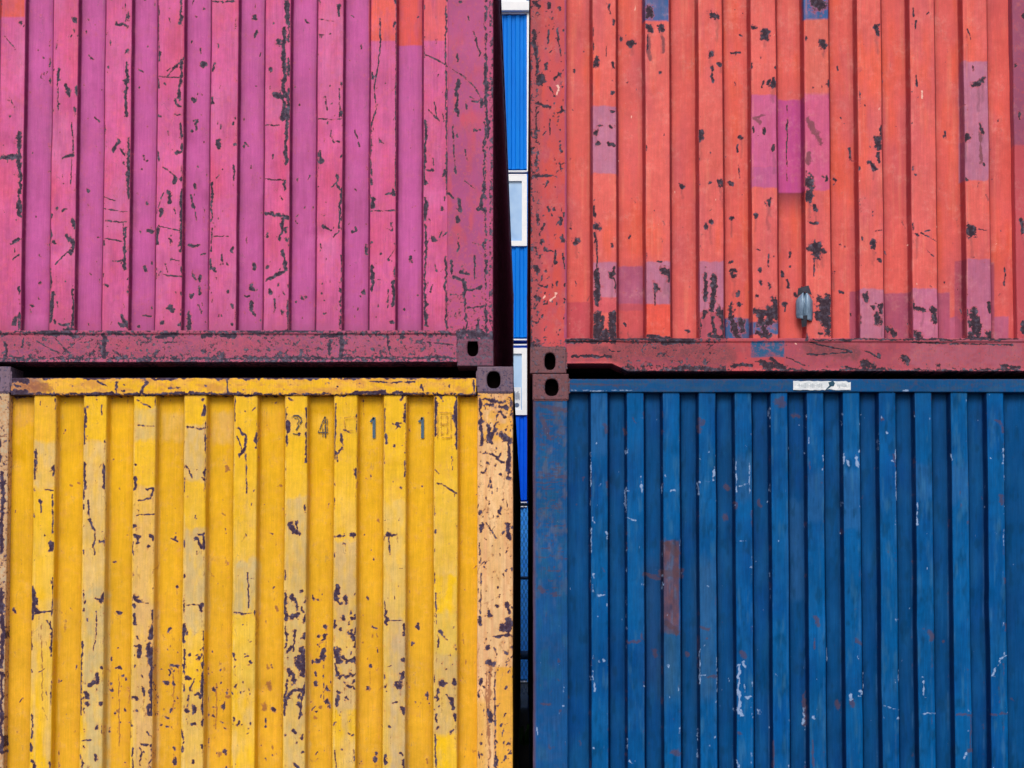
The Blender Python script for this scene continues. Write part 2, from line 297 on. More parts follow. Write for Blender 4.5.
YEL = marks({
'C1': '''10,440,12,560,9;5,560,10,760,9;0,300,5,400,6;220,150,220,240,5;335,190,333,240,8;330,240,330,330,4;410,315,410,320,6;330,410,330,500,9;345,550,355,620,5;355,620,370,700,5;370,700,372,768,5;410,410,412,500,7;400,180,398,215,4;375,150,380,160,5;410,680,405,720,7;385,710,400,715,6;210,415,205,450,8;140,350,145,440,4;135,360,135,470,4;178,510,208,515,4;152,550,155,555,8;155,560,158,600,3;178,688,180,690,6;205,530,205,680,4;198,720,200,750,10;128,600,130,615,6;525,410,528,412,6;530,460,530,500,8;540,255,600,258,3;535,155,590,185,4;600,150,605,180,5;570,505,600,510,6;600,510,590,545,6;590,545,545,550,5;540,610,605,608,3;533,648,536,655,9;530,690,550,690,8;538,700,540,720,6;590,690,600,695,11;580,730,583,733,8;540,585,545,590,4;525,720,524,768,5;665,700,690,715,4;685,695,683,700,5;805,185,800,215,9;812,250,812,500,8;735,260,805,270,5;730,415,745,450,5;745,450,750,465,5;790,465,805,470,6;800,445,803,450,5;790,155,795,160,5;765,700,790,740,7;770,690,800,690,6;800,700,800,740,7;935,265,965,300,8;965,300,965,350,8;965,350,940,375,8;930,300,950,350,4;968,370,968,520,3;966,680,967,690,4;1012,245,1012,340,7;925,150,922,240,4;885,415,890,435,6r;870,600,880,610,5r;460,495,462,505,5r;265,492,270,494,4r;295,485,297,488,5r;678,580,680,582,4r;
40,75,110,85,14;40,130,100,125,14;60,100,90,105,7;385,85,420,105,4;460,90,450,130,6;575,90,560,130,7;485,95,488,100,5;480,120,490,122,5;670,115,705,112,5;805,102,806,104,4;895,70,896,130,3;0,70,1024,70,6;60,135,1024,135,6;350,130,380,130,8;500,70,560,75,6;100,100,180,110,26r''',
'C2': '''28,290,30,340,7;28,370,28,395,4;28,243,28,246,5;140,190,140,340,5;148,240,150,280,8;192,295,195,298,7;222,280,222,400,7;222,190,222,270,4;155,150,165,160,6;150,640,165,660,9;165,660,185,680,11;175,640,180,660,7;137,430,139,435,5;215,570,216,600,4;125,580,126,590,3;335,170,334,390,4;360,290,365,320,5;365,320,365,350,5;365,350,348,370,5;335,370,336,385,7;420,210,420,280,6;420,290,422,380,6;412,430,418,440,11;415,445,418,460,6;340,690,368,688,7;395,685,408,690,9;362,722,375,726,5;340,360,345,400,3;370,275,395,290,3;440,150,442,155,6;535,100,536,103,5;470,85,560,90,4;560,90,650,85,4;675,95,680,120,5;345,100,346,103,4;785,100,788,106,5;880,80,882,120,4;530,190,530,280,4;532,290,532,330,7;560,245,590,262,5;580,262,575,270,4;600,250,575,245,3;565,340,565,342,5;612,180,614,240,11;618,250,615,320,6;612,370,612,470,5;590,497,592,500,6;535,688,570,688,7;548,700,548,768,3;600,150,590,160,6;728,150,730,300,8;735,170,732,190,10;728,430,745,445,4;735,480,760,492,5;760,492,815,525,4;815,150,815,350,8;812,190,812,240,11;795,380,795,430,2;500,625,505,635,6r;530,630,532,633,4;672,672,674,674,4;672,490,673,492,3;75,685,77,687,5;730,670,730,680,4;110,490,115,495,5r;740,130,760,160,5;410,130,530,132,7;560,130,620,135,7;0,70,890,70,6;0,135,890,135,5;
910,160,912,240,7;920,155,1000,165,6;930,180,960,170,6;990,180,1010,185,9;905,240,910,330,8;935,260,945,320,12;960,270,950,300,9;975,240,960,260,6;990,290,1020,320,14;1015,320,1020,450,8;1000,300,1005,310,12;975,200,1000,220,6;910,365,950,375,6;950,375,1000,400,6;985,365,980,380,4;935,400,930,440,5;990,450,992,455,8;950,470,955,520,5;985,575,985,600,5;928,530,930,545,4;915,640,912,670,7;905,650,918,648,6;930,640,970,700,3;1015,650,1020,700,11;905,720,905,768,4;945,475,940,500,3;1010,560,1015,575,3;1018,450,1022,470,7''',
'D1': '''5,60,10,250,11;5,250,8,370,8;5,400,10,500,8;5,500,5,700,10;40,153,42,156,9;128,70,128,140,10;140,100,142,120,8;125,140,125,180,7;140,145,150,155,8;130,160,200,150,4;180,185,200,210,4;205,20,203,170,4;195,30,200,40,5;200,190,200,330,6;205,330,200,520,4;118,380,120,390,6;120,230,120,300,4;150,390,170,380,3;180,450,183,480,2;125,560,120,650,5;120,680,122,700,9;122,740,125,768,8;195,745,200,768,7;405,80,400,110,10;380,100,395,100,6;330,115,332,120,6;410,160,411,170,5;378,150,380,190,3;380,200,365,310,4;318,270,318,380,5;316,390,315,560,4;375,405,380,430,10;345,440,370,430,7;335,475,340,490,13;398,372,400,376,6;320,660,355,658,4;405,595,406,630,8;318,720,320,768,6;455,158,465,158,8;455,295,456,298,5;445,375,460,370,6;465,368,468,372,5;498,455,500,470,9;477,538,478,542,9;450,550,455,555,7r;495,595,510,598,4;510,580,512,650,4;455,400,456,690,1.5r;525,95,545,105,11;540,110,580,120,3;525,128,526,132,8;523,165,524,200,7;538,248,540,255,6;545,290,548,330,10;530,288,555,288,4;592,220,590,250,14;600,150,602,200,6;580,280,600,380,12;598,300,600,560,12;590,400,592,560,9;580,520,582,560,7;560,455,562,480,8;530,490,535,495,9;530,545,535,545,6;555,405,560,415,4;575,630,600,650,5;550,680,595,680,5;550,690,550,760,5;595,690,590,768,6;520,690,518,768,4;685,370,690,380,8;670,365,680,370,7;655,385,657,400,6;640,435,642,440,9;668,438,670,442,8;665,545,668,550,7;645,570,655,575,5;645,605,647,608,6;700,295,702,300,6;688,315,690,318,4;690,500,690,505,5;680,740,682,755,9;670,700,672,702,6;685,50,686,55,6;660,290,662,292,5r;720,205,718,270,8;718,300,718,390,5;740,320,742,325,7;780,335,785,335,10;790,320,792,322,6;735,415,745,418,10;765,420,745,460,5;745,460,738,520,5;730,540,732,545,7;762,530,764,540,12;760,597,762,600,9;770,475,795,480,7;798,400,797,600,9;790,130,793,150,9;800,230,801,390,5;730,125,790,128,3;715,620,716,700,5;790,680,795,685,7;760,740,762,745,6;755,520,755,560,2;858,105,860,108,5;860,435,861,437,6;838,458,842,460,9;868,525,870,530,9;830,535,832,538,6;885,490,895,492,8r;875,380,877,385,6r;860,585,870,598,5;833,570,834,575,5;850,718,852,722,7r;975,0,978,140,3;920,160,1005,155,5;1005,150,1008,165,10;985,350,987,356,6;965,330,980,328,3;985,597,987,600,6;920,320,925,350,6;975,265,985,275,3;980,450,985,480,3;670,400,672,560,3r;845,440,840,620,3r;160,200,165,500,2r''',
'D2': '''20,150,22,165,6;95,135,98,140,8r;68,35,70,38,5r;65,440,68,450,12r;85,540,88,545,10;50,520,52,530,12r;60,370,65,380,5r;55,575,55,610,4;118,475,120,478,6;55,735,57,740,5;80,690,82,700,6r;0,350,3,355,5;0,270,5,272,4;140,80,142,130,9;160,95,170,105,11;140,130,145,175,11;165,170,190,165,12;218,175,218,185,10;140,210,138,300,5;140,235,142,240,8;175,225,170,310,5;165,290,150,310,7;215,245,210,255,13;205,300,215,380,15;180,340,190,375,12;200,375,215,385,12;150,385,155,400,14;160,400,172,425,9;140,425,138,560,6;165,465,190,462,7;190,515,195,525,10;140,500,142,520,8;215,420,205,500,6;205,500,192,575,5;160,465,150,490,4;165,625,180,630,10;208,705,210,708,6;175,755,185,768,9;290,212,293,218,8;285,245,278,265,9;290,310,280,335,8;312,370,313,374,6;250,400,252,410,8;252,435,256,450,8;298,455,305,465,10;315,435,317,440,7;295,505,300,515,11;305,530,310,540,13;268,535,270,538,7r;245,575,247,580,6r;283,310,283,500,1.5;340,65,345,105,11;340,50,345,60,7;375,95,378,110,7;400,180,415,182,8;335,190,336,215,8;395,235,410,250,14;415,220,415,290,7;340,315,350,345,16;365,330,375,340,8;335,360,340,400,10;350,405,380,405,8;410,330,415,360,8;405,340,380,350,8;345,465,350,470,9;405,460,415,465,7;380,440,395,450,9;375,495,378,500,8;340,500,338,525,8;335,700,336,768,4;408,700,410,740,5;385,628,390,632,6;458,95,460,100,6;480,212,495,215,5;475,245,477,250,5r;498,245,500,250,5r;497,305,498,318,6;466,370,467,374,7;440,272,441,274,6r;460,462,462,465,8r;455,345,456,348,5r;490,735,490,745,10;490,710,491,720,5;515,600,520,604,4r;535,150,535,200,8;530,110,532,140,4;545,190,600,188,2;610,210,612,245,7;605,345,608,350,11;598,395,598,410,10;575,440,590,445,13;610,430,615,440,8;540,465,542,468,5;555,515,580,510,4;600,540,608,545,12;590,712,598,715,8;600,740,605,768,10;530,720,533,750,7;545,600,550,605,7;540,370,555,365,3;732,80,733,200,4;738,250,735,290,5;745,225,748,230,8;752,240,775,265,4;765,378,772,380,5;750,435,758,440,14;735,460,737,500,7;770,480,790,510,6;790,500,800,540,7;800,420,805,440,10;805,560,810,580,8;735,560,737,590,5;730,640,732,768,4;705,510,707,518,5;650,510,651,513,4;690,742,692,750,7r;718,620,718,622,5;815,295,818,300,5;845,345,847,360,4r;
940,150,945,165,13;970,130,975,135,8;1010,120,1015,150,12;990,215,1024,200,16;1015,180,1020,225,14;960,248,1024,248,7;905,175,908,200,7;935,285,938,290,11;960,290,970,320,5;940,350,950,360,14;908,425,912,440,9;900,480,903,490,4;942,540,945,580,10;930,390,935,640,3r;965,390,965,768,3.5;905,665,906,670,5;900,700,903,730,3;940,600,942,768,5r;975,740,975,768,8;910,0,906,160,3;945,360,945,540,8r'''}, .96)
BLUW = marks({
'C3': '''320,400,318,500,3;348,495,352,500,6;325,615,327,640,6;322,660,320,760,4;378,680,380,700,5;458,500,458,600,4;465,515,470,518,5;520,460,518,520,5;460,620,495,632,4;455,350,455,365,3;600,490,600,520,4;610,455,612,460,4;635,515,650,515,6;742,475,745,530,4;750,480,755,482,5;775,478,785,480,4;800,415,798,475,5;805,430,806,450,4;892,395,892,520,3;895,492,940,488,5;945,400,945,530,4;240,120,380,122,2.4;400,120,480,120,2.4;340,325,340,328,4;905,712,930,712,2''',
'C4': '''370,385,372,410,8;380,355,378,365,4;330,400,335,410,5;318,370,318,410,3;235,375,233,400,4;230,425,230,430,3;742,370,742,400,5;522,350,522,400,3;523,440,523,550,3;505,395,515,400,4;485,280,490,285,4;605,565,605,650,4;945,350,942,410,5;895,385,897,388,4;178,310,178,330,3;145,250,145,252,3;25,190,25,230,3;800,155,800,160,3;550,120,570,120,4''',
'D3': '''328,0,328,20,5;325,30,330,80,3;345,85,370,88,6;350,345,352,350,5;365,340,368,350,5;330,390,332,460,5;330,440,332,465,7;345,170,348,174,4;382,120,383,128,3;520,38,520,42,4;525,445,526,455,5;465,650,465,690,5;470,740,485,742,5;750,300,750,440,4;770,285,762,295,5;815,330,817,470,3;760,400,775,400,5;668,450,670,460,5;620,360,625,372,5;900,360,903,550,7;905,545,915,560,10;930,490,958,490,6;955,430,957,445,4;925,440,928,470,4;915,350,925,380,5;988,545,992,560,6;960,570,960,572,4;900,740,905,768,6;210,440,212,470,3;330,690,332,694,4;205,520,215,525,3;375,685,378,692,5;105,610,108,640,3''',
'D4': '''390,0,390,35,4;250,300,252,345,4;393,400,395,460,5;380,465,392,475,9;345,480,350,500,7;375,485,385,490,5;537,380,538,440,5;532,184,534,186,4;630,415,632,450,5;632,450,636,488,5;475,525,535,540,4;525,568,540,572,5;195,575,198,577,7;950,320,930,370,6;920,380,900,410,7;935,340,955,330,5;800,705,785,730,7;810,540,812,545,6;620,553,680,553,3;160,540,160,600,6;100,580,102,585,3;100,760,100,768,4;50,400,60,410,4;370,330,375,340,4'''})[0]
BLUR = marks({
'C3': '''750,225,745,280,6;765,230,760,250,8;370,260,378,280,7;455,270,455,290,5;855,495,858,505,10;855,615,858,625,12;485,230,490,240,5;320,440,320,480,4;985,560,990,570,8;380,480,382,500,4;610,720,660,768,14;888,560,890,580,7;240,95,460,100,4;120,180,220,200,8;130,230,150,300,10''',
'C4': '''60,165,75,170,15;75,150,70,180,10;120,215,145,215,8;180,400,182,430,4;470,235,472,238,6;518,380,520,420,6;915,230,935,245,7;938,260,940,280,5;940,540,942,570,7''',
'D3': '''620,200,660,230,10;515,240,520,260,6;470,275,510,265,6;570,310,575,325,10;120,60,130,75,12;175,80,178,90,8;760,215,778,222,9;770,255,772,262,5;780,410,815,408,6;910,315,925,325,10;120,515,160,515,6;905,628,910,632,6;655,700,668,710,10;640,705,660,705,6;190,340,192,350,5;700,320,710,330,8;610,0,670,0,20;530,0,590,20,9''',
'D4': '''165,490,165,600,8;300,510,305,540,9;350,500,355,530,7;370,265,385,275,8;205,180,215,210,8;200,260,200,300,4;658,230,660,260,12;950,20,952,40,6;955,200,955,230,4;765,560,820,558,5;815,560,815,700,3;900,556,960,556,5;810,695,820,700,9;715,270,718,272,7;38,660,40,768,3;195,660,197,768,4'''})[0]

_WF = {}
def warp_fields(U, V):
    key = (U.shape, float(U[0, 0]), float(V[0, 0]))
    if key not in _WF:
        _WF.clear()
        wx = (fnoise(U / 3.4, V / 3.8, 501, 2) - .5) * 3.4 + (fnoise(U / 13, V / 13, 507, 1) - .5) * 2.6
        wy = (fnoise(U / 3.4, V / 3.8, 511, 2) - .5) * 3.4 + (fnoise(U / 13, V / 13, 517, 1) - .5) * 2.6
        rr = 0.52 + 0.86 * fnoise(U / 4.5, V / 5.5, 521, 2)
        _WF[key] = (wx, wy, rr)
    return _WF[key]
def drips(items, rmin, ln, seed, frac=0.6):
    rs = random.Random(seed); out = []
    for (x0, y0, x1, y1, r) in items:
        if r > rmin and rs.random() < frac:
            xb, yb = (x0, y0) if y0 > y1 else (x1, y1)
            out.append((xb, yb, xb + rs.uniform(-.3, .3), yb + rs.uniform(.3, 1) * ln, min(1.6, r * rs.uniform(.3, .6))))
    return out
def stamp(mask, U, V, items, amp=1.0):
    thin = [q for q in items if q[4] <= 1.15]; fat = [q for q in items if q[4] > 1.15]
    for part_, sc in ((thin, 0.42), (fat, 1.0)):
        if part_: stamp_(mask, U, V, part_, amp, sc)
def stamp_(mask, U, V, items, amp, sc):
    wx, wy, rr_ = warp_fields(U, V)
    u, v = (U + wx * sc).ravel(), (V + wy * sc).ravel(); m = mask.ravel(); rv = rr_.ravel()
    order = np.argsort(v, kind='stable'); vs = v[order]
    for (x0, y0, x1, y1, r) in items:
        am = amp * (1.0 if r > 1.6 else 0.74 + 0.26 * ((x0 * 7.13 + y0 * 3.7) % 1.0) if math.hypot(x1 - x0, y1 - y0) > 5 else 0.88)
        R2 = 2 * r * (0.86 if r > 0.9 else 1.0)
        lo, hi = np.searchsorted(vs, min(y0, y1) - R2), np.searchsorted(vs, max(y0, y1) + R2)
        ids = order[lo:hi]
        if len(ids) == 0: continue
        uu = u[ids]; k = (uu > min(x0, x1) - R2) & (uu < max(x0, x1) + R2)
        ids = ids[k]
        if len(ids) == 0: continue
        uu, vv = u[ids], v[ids]
        dx, dy = x1 - x0, y1 - y0; L2 = dx * dx + dy * dy
        t = np.clip(((uu - x0) * dx + (vv - y0) * dy) / L2, 0, 1) if L2 > 0 else 0.0
        d = np.hypot(uu - x0 - t * dx, vv - y0 - t * dy)
        f = np.clip(1 - d / (R2 * rv[ids]), 0, 1) * am
        m[ids] = np.maximum(m[ids], f)
    mask[...] = m.reshape(mask.shape)

def rect(U, V, x0, y0, x1, y1, soft=0.6, wob=0.0, seed=0):
    if wob:
        V = V + (fnoise(U / 5, V / 9, seed) - 0.5) * wob * 2
        U = U + (fnoise(U / 7, V / 11, seed + 9) - 0.5) * wob * 0.6
    f = lambda d: np.clip(d / (2 * soft) + 0.5, 0, 1)
    return f(U - x0) * f(x1 - U) * f(V - y0) * f(y1 - V)
def tint(rgb, m, col, amt=1.0):
    m = (m * amt)[..., None]
    rgb[...] = rgb * (1 - m) + lin(col) * m
def scatter(seed, n, x0, y0, x1, y1, rmin, rmax, ln=3.0):
    rs = random.Random(seed); out = []
    for _ in range(n):
        x, y = rs.uniform(x0, x1), rs.uniform(y0, y1)
        r = rmin + (rmax - rmin) * rs.random() ** 2
        a = rs.gauss(math.pi / 2, 0.5); l = rs.random() ** 2 * ln
        out.append((x, y, x + math.cos(a) * l, y + math.sin(a) * l, r))
    return out

# rib tables: outer faces, measured at the wall's open row
RIBS = {
 'pink': [(-5, 20), (48, 73.6), (101, 127.7), (154, 180.7), (208, 235.5), (262.7, 288.3), (315.5, 341.5), (369, 395.3), (422.6, 447)],
 'red': [(593, 617), (646.3, 671), (700, 724.5), (753, 778.7), (806.6, 832), (860.5, 885), (913.7, 939), (967.8, 992.4)],
 'yellow': [(33.5, 55.3), (83.2, 106), (133.2, 155.3), (183.7, 206), (233.5, 257), (284.8, 307), (334, 357), (383.7, 406), (434, 457.6)],
 'blue': [(590.7 + 36.05 * i, 607.9 + 36.05 * i) for i in range(12)]}

def edge_wear(wear, U, V, ribs, left, right, seed, width=1.6, ampl=0.62, per=16.0):
    for i, (a, b) in enumerate(ribs):
        for x, w, s in ((a, left[i], 0), (b, right[i], 50)):
            if w <= 0: continue
            d = np.abs(U - x)
            g = np.clip((fnoise(V / per + 31 * i, V * 0 + s, seed + i * 3 + s, 3) - (0.72 - 0.42 * w)) * 5, 0, 1)
            ww = width * (0.5 + 1.3 * fnoise(V / 9 + 7 * i, V * 0 + 2, seed + i + s + 5))
            f = np.clip(1 - d / (2 * ww), 0, 1) * g * ampl * 1.25
            wear[..., 0] = np.maximum(wear[..., 0], np.where(d < 2.2 * ww, f, 0))

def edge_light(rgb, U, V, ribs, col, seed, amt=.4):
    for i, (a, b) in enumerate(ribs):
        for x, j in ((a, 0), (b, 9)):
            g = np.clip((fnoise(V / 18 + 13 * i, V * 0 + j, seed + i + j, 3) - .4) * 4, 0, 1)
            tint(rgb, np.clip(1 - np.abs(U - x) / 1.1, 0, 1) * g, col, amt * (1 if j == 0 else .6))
def thin_chips(wear, U, k):
    """the recessed faces and folds were sheltered from knocks: the scrapes stop at the arris"""
    row, col = k[0], U[0]; e = col[row == 1]
    d = np.min(np.abs(col[:, None] - e[None, ::2]), axis=1)
    f = np.where(row == 1, .35, np.where((row == 2) & (d < 3.0), .6, 1.0))
    wear[..., 0] *= f[None, :]
def fold_shade(rgb, U, k, amt):
    """shade painted into the colour: inner faces darken beside the folds"""
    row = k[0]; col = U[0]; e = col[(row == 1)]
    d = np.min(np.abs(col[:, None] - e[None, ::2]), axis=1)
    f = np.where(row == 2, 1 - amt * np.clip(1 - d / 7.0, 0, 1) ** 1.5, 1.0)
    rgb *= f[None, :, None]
def paint_pink(part, U, V, k):
    rgb, wear = paint_pink_(part, U, V, k)
    if part == 'wall':
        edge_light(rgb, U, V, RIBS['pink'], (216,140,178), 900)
        thin_chips(wear, U, k)
        fold_shade(rgb, U, k, 0.35)
        rgb[k == 1] *= (.42, .06, .26)  # shade of the rib slopes painted into their colour
    return rgb, wear
def paint_pink_(part, U, V, k):
    rgb = np.empty(U.shape + (3,)); rgb[...] = lin((204, 92, 166))
    wear = np.zeros(U.shape + (4,))
    n = fnoise(U / 60, V / 90, 3)
    if part == 'wall':
        out = k == 0
        rgb[out] = lin((216, 98, 158))
        red = np.clip((fnoise(U / 26, V / 60, 11) - 0.42) * 3.0, 0, 1) * out
        tint(rgb, red, (218, 84, 122), 0.7)
        pale = np.clip((fnoise(U / 30, V / 50, 21) - 0.5) * 3, 0, 1) * out
        tint(rgb, pale, (216, 116, 172), 0.75)
        for a, b, c, d, col in ((-20, -20, 24, 16, (232, 98, 90)), (368, -60, 396, 40, (236, 100, 92)), (396, -60, 422.3, 43, (232, 88, 84)), (422.3, -60, 447, 40, (232, 102, 112))):
            tint(rgb, rect(U, V, a, b, c, d, wob=0.6, seed=4), col)
        tint(rgb, np.clip((fnoise(U / 7, V / 26, 23) - .5) * 3.5, 0, 1), (178, 80, 136), .4)
        tint(rgb, np.clip((fnoise(U / 3, V / 4, 27) - .55) * 4, 0, 1) * out, (226, 104, 128), .4)
        dirt = np.clip((V - 285) / 45, 0, 1)
        tint(rgb, dirt * (0.5 + 0.5 * n), (168, 76, 120), 0.45)
        wear[..., 3] = 0.12 * (k == 2) + 0.55 * (k == 1) + 0.35 * np.clip((V - 318) / 12, 0, 1)  # dirt along the foot; the slope share also deepens painted shade
        edge_wear(wear, U, V, RIBS['pink'], [.1, .3, .2, .35, .3, .1, .2, .4, .6], [.4, .3, .5, .6, .3, .8, .4, .3, .6], 40)
        stamp(wear[..., 0], U, V, scatter(5, 520, -45, -140, 450, 330, 0.5, 1.3, 5), 0.85)
        stamp(wear[..., 0], U, V, scatter(6, 60, 0, 200, 450, 330, 0.8, 2.0, 5), 0.85)
        stamp(wear[..., 0], U, V, scatter(8, 120, -45, -380, 450, 0, 1.0, 2.6, 9), 0.9)
    elif part == 'post':
        rgb[...] = lin((202, 86, 146)); tint(rgb, np.clip((n - 0.4) * 3, 0, 1), (190, 80, 145), 0.8)
        tint(rgb, rect(U, V, 440, 40, 486, 250, 12) * np.clip((fnoise(U / 8, V / 20, 4) - .45) * 4, 0, 1), (228, 86, 108), 0.8)
        wear[..., 0] = 0.16 + 0.2 * np.clip((V - 230) / 90, 0, 1) + .3 * np.clip((V - 326) / 8, 0, 1)
        wear[..., 3] = 0.45
        wear[..., 0] = np.maximum(wear[..., 0], 0.5 * np.clip(1 - np.abs(U - 485.5) / 5, 0, 1))
        wear[..., 0] = np.maximum(wear[..., 0], np.where(U > 489, 0.45, 0))
    else:
        rgb[...] = lin((186, 90, 140))
        tint(rgb, np.clip((fnoise(U / 30, V / 8, 6) - 0.42) * 4, 0, 1), (210, 84, 112), 0.6)
        tint(rgb, np.clip((fnoise(U / 20, V / 6, 9) - 0.5) * 4, 0, 1), (160, 76, 118), 0.8)
        wear[..., 0] = 0.24 + 0.26 * fnoise(U / 16, V / 6, 8)
        wear[..., 0] += np.where(V < 335.5, 0.12, 0) + 0.15 * np.clip((V - 353) / 6, 0, 1)
        wear[..., 3] = 0.75
        if part == 'toprail': wear[..., 0] *= 0.6
    stamp(wear[..., 0], U, V, PINK[0]); stamp(wear[..., 1], U, V, PINK[1])
    return rgb, wear

def paint_red(part, U, V, k):
    rgb, wear = paint_red_(part, U, V, k)
    if part == 'wall':
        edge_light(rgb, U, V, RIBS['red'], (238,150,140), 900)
        thin_chips(wear, U, k)
        fold_shade(rgb, U, k, 0.28)
        rgb[k == 1] *= (.55, .36, .46)  # slopes painted darker, standing in for shade between the ribs
    return rgb, wear
def paint_red_(part, U, V, k):
    rgb = np.empty(U.shape + (3,)); rgb[...] = lin((227, 98, 92))
    wear = np.zeros(U.shape + (4,))
    n = fnoise(U / 50, V / 80, 13)
    if part == 'wall':
        out = k == 0
        rgb[out] = lin((230, 104, 98))
        # roller bands: cooler rose and warmer orange runs
        tint(rgb, np.clip((fnoise(U / 22, V / 70, 31) - 0.45) * 3, 0, 1), (212, 96, 104), 0.7)
        tint(rgb, np.clip((fnoise(U / 16, V / 60, 33) - 0.55) * 5, 0, 1), (238, 98, 68), 0.55)
        tint(rgb, np.clip((fnoise(U / 3.2, V / 60, 35) - 0.62) * 5, 0, 1), (236, 130, 110), 0.45)
        pl, mg = (184, 118, 152), (196, 86, 152)
        W = rect
        for a, b, c, d, col, am in (
            (591, 105, 618, 173, pl, .95), (617, 108, 619, 173, (150, 80, 125), .8),
            (593, 262, 617.6, 297, pl, .9), (593, 297, 617, 312, (205, 84, 100), .8), (618, 264, 644, 302, (178, 92, 132), .95), (618, 302, 644, 309, (196, 84, 104), .9),
            (645, 261, 671.5, 304, pl, .95), (645, 304, 671.5, 336, (240, 88, 70), .9),
            (699, 261, 725, 312, pl, .9), (699, 312, 725, 339, (168, 78, 104), .9), (567, 300, 591, 340, (196, 74, 92), .85),
            (618, 309, 645, 340, (212, 86, 96), .7),
            (725.2, 316, 751, 340, (0, 100, 156), 1), (751, 321, 779, 334, (10, 104, 160), 1), (643, -30, 669, 20, (18, 98, 158), 1), (803, -30, 829, 19, (12, 104, 168), 1),
            (751.5, 94, 779.5, 166, (204, 96, 150), .95), (751.5, 166, 779.5, 187, (190, 92, 148), .95), (779.5, 96.5, 805, 191, (196, 74, 148), 1), (805, 92, 830.5, 190, (206, 92, 142), .9),
            (962, 60, 989.5, 180, pl, .95), (852, 289, 861, 340, (164, 76, 110), .85), (860, 288.5, 885.5, 340, pl, .9), (885.5, 291, 913, 340, (170, 82, 116), .95),
            (913, 288, 939.5, 340, (192, 112, 152), .9), (939.5, 291, 953, 340, (170, 82, 120), .9), (953, 315, 966, 340, (180, 96, 136), .9),
            (958, 259, 968, 340, (166, 74, 104), .8), (967.8, 258.5, 993, 340, (186, 108, 146), .92), (993, 260, 997.5, 340, (160, 76, 112), .85), (997.5, 315, 1012, 340, (182, 98, 138), .9)):
            tint(rgb, W(U, V, a, b, c, d, 0.6, 1.5, int(a)), col, am * (.86 + .14 * vnoise(U / 3, V / 12, 3)))
        fade = rect(U, V, 779.5, 190, 805, 400) * np.clip(1 - (V - 191) / 26, 0, 1)
        tint(rgb, fade, (134, 50, 66), 0.9)  # shadow below the magenta patch, painted as a maroon fade
        tint(rgb, rect(U, V, 806, 18, 829, 94), (218, 112, 96), 0.5)
        wear[..., 3] = 0.06 * (k == 2) + 0.35 * (k == 1) + 0.2 * np.clip((V - 325) / 12, 0, 1)  # dirt low down; on slopes it also adds painted shade
        edge_wear(wear, U, V, RIBS['red'], [.35, .1, .1, .15, .15, .1, .15, .2], [.2, .1, .1, .15, .15, .1, .1, .15], 90, width=1.1)
        stamp(wear[..., 0], U, V, scatter(15, 240, 567, -380, 1020, 330, 0.5, 1.1, 2), 0.8)
        stamp(wear[..., 0], U, V, scatter(16, 26, 567, -380, 1020, 0, 1.6, 3.6, 2))
        stamp(wear[..., 1], U, V, scatter(17, 60, 567, 180, 1020, 330, 0.6, 1.4, 10), 0.6)
        stamp(wear[..., 2], U, V, [(922.3, 90, 922.8, 98, 1.0), (676, 189, 676, 192, .8), (635.5, 0, 635.5, 6, .9)] + scatter(18, 40, 567, 0, 1020, 330, 0.4, .7, 2), 0.85)
    elif part == 'post':
        rgb[...] = lin((216, 84, 88)); tint(rgb, np.clip((fnoise(U / 9, V / 40, 4) - .45) * 4, 0, 1), (226, 84, 70), 0.7)
        tint(rgb, np.clip((fnoise(U / 6, V / 12, 14) - .5) * 4, 0, 1), (196, 84, 104), 0.7)
        tint(rgb, (U > 564.5).astype(float) * (U < 700), (176, 80, 122), 0.9)  # shade on the post's inner lip, painted as a purple strip
        rt = (U > 1000).astype(float)
        tint(rgb, rt, (206, 84, 96), 0.9); tint(rgb, rt * np.clip((146 - V) / 2, 0, 1), (160, 82, 116), 0.95)
        tint(rgb, np.clip((543 - U) / 6, 0, 1) * (.35 + .6 * fnoise(U / 3, V / 14, 71)), (142, 82, 92), .9)
        wear[..., 0] = 0.15 + 0.26 * np.clip(1 - np.abs(U - 537) / 7, 0, 1) + 0.3 * np.clip(1 - np.abs(U - 531) / 3, 0, 1) + .35 * np.clip((V - 338) / 10, 0, 1)
        wear[..., 3] = 0.25
        stamp(wear[..., 0], U, V, scatter(25, 420, 530, -380, 566, 345, 0.5, 1.6, 5), .9)
        stamp(wear[..., 2], U, V, [(542, 300, 543.5, 297, 1.5), (549.5, 300.5, 553, 298.5, 1.5), (553, 298.5, 555.5, 294, 1.3), (557, 85, 559, 90, 1.3), (558, 90, 557, 94, .9)])
    else:
        rgb[...] = lin((204, 94, 112))
        tint(rgb, rect(U, V, 567, 330, 628, 375, 6), (212, 84, 88), .8)
        tint(rgb, rect(U, V, 622, 330, 727, 375, 6), (160, 72, 96), .85)
        tint(rgb, rect(U, V, 727, 330, 785, 375, 1), (220, 84, 92), .9)
        tint(rgb, rect(U, V, 751, 341, 784.5, 357, .5, 1, 3), (10, 104, 156), 1)
        tint(rgb, rect(U, V, 785, 330, 910, 375, 1), (192, 86, 108), .8)
        tint(rgb, rect(U, V, 910, 330, 1022, 375, 1), (192, 102, 126), .9)
        tint(rgb, np.clip((fnoise(U / 10, V / 5, 19) - .5) * 4, 0, 1), (170, 74, 96), .5)
        wear[..., 0] = 0.16 + 0.12 * fnoise(U / 12, V / 4, 28) + 0.2 * np.clip((V - 364) / 7, 0, 1)
        wear[..., 0] += rect(U, V, 618, 330, 727, 380, 8) * (.02 + .26 * fnoise(U / 9, V / 5, 44)) + rect(U, V, 567, 338, 727, 343.5, 1) * .12
        wear[..., 3] = 0.5
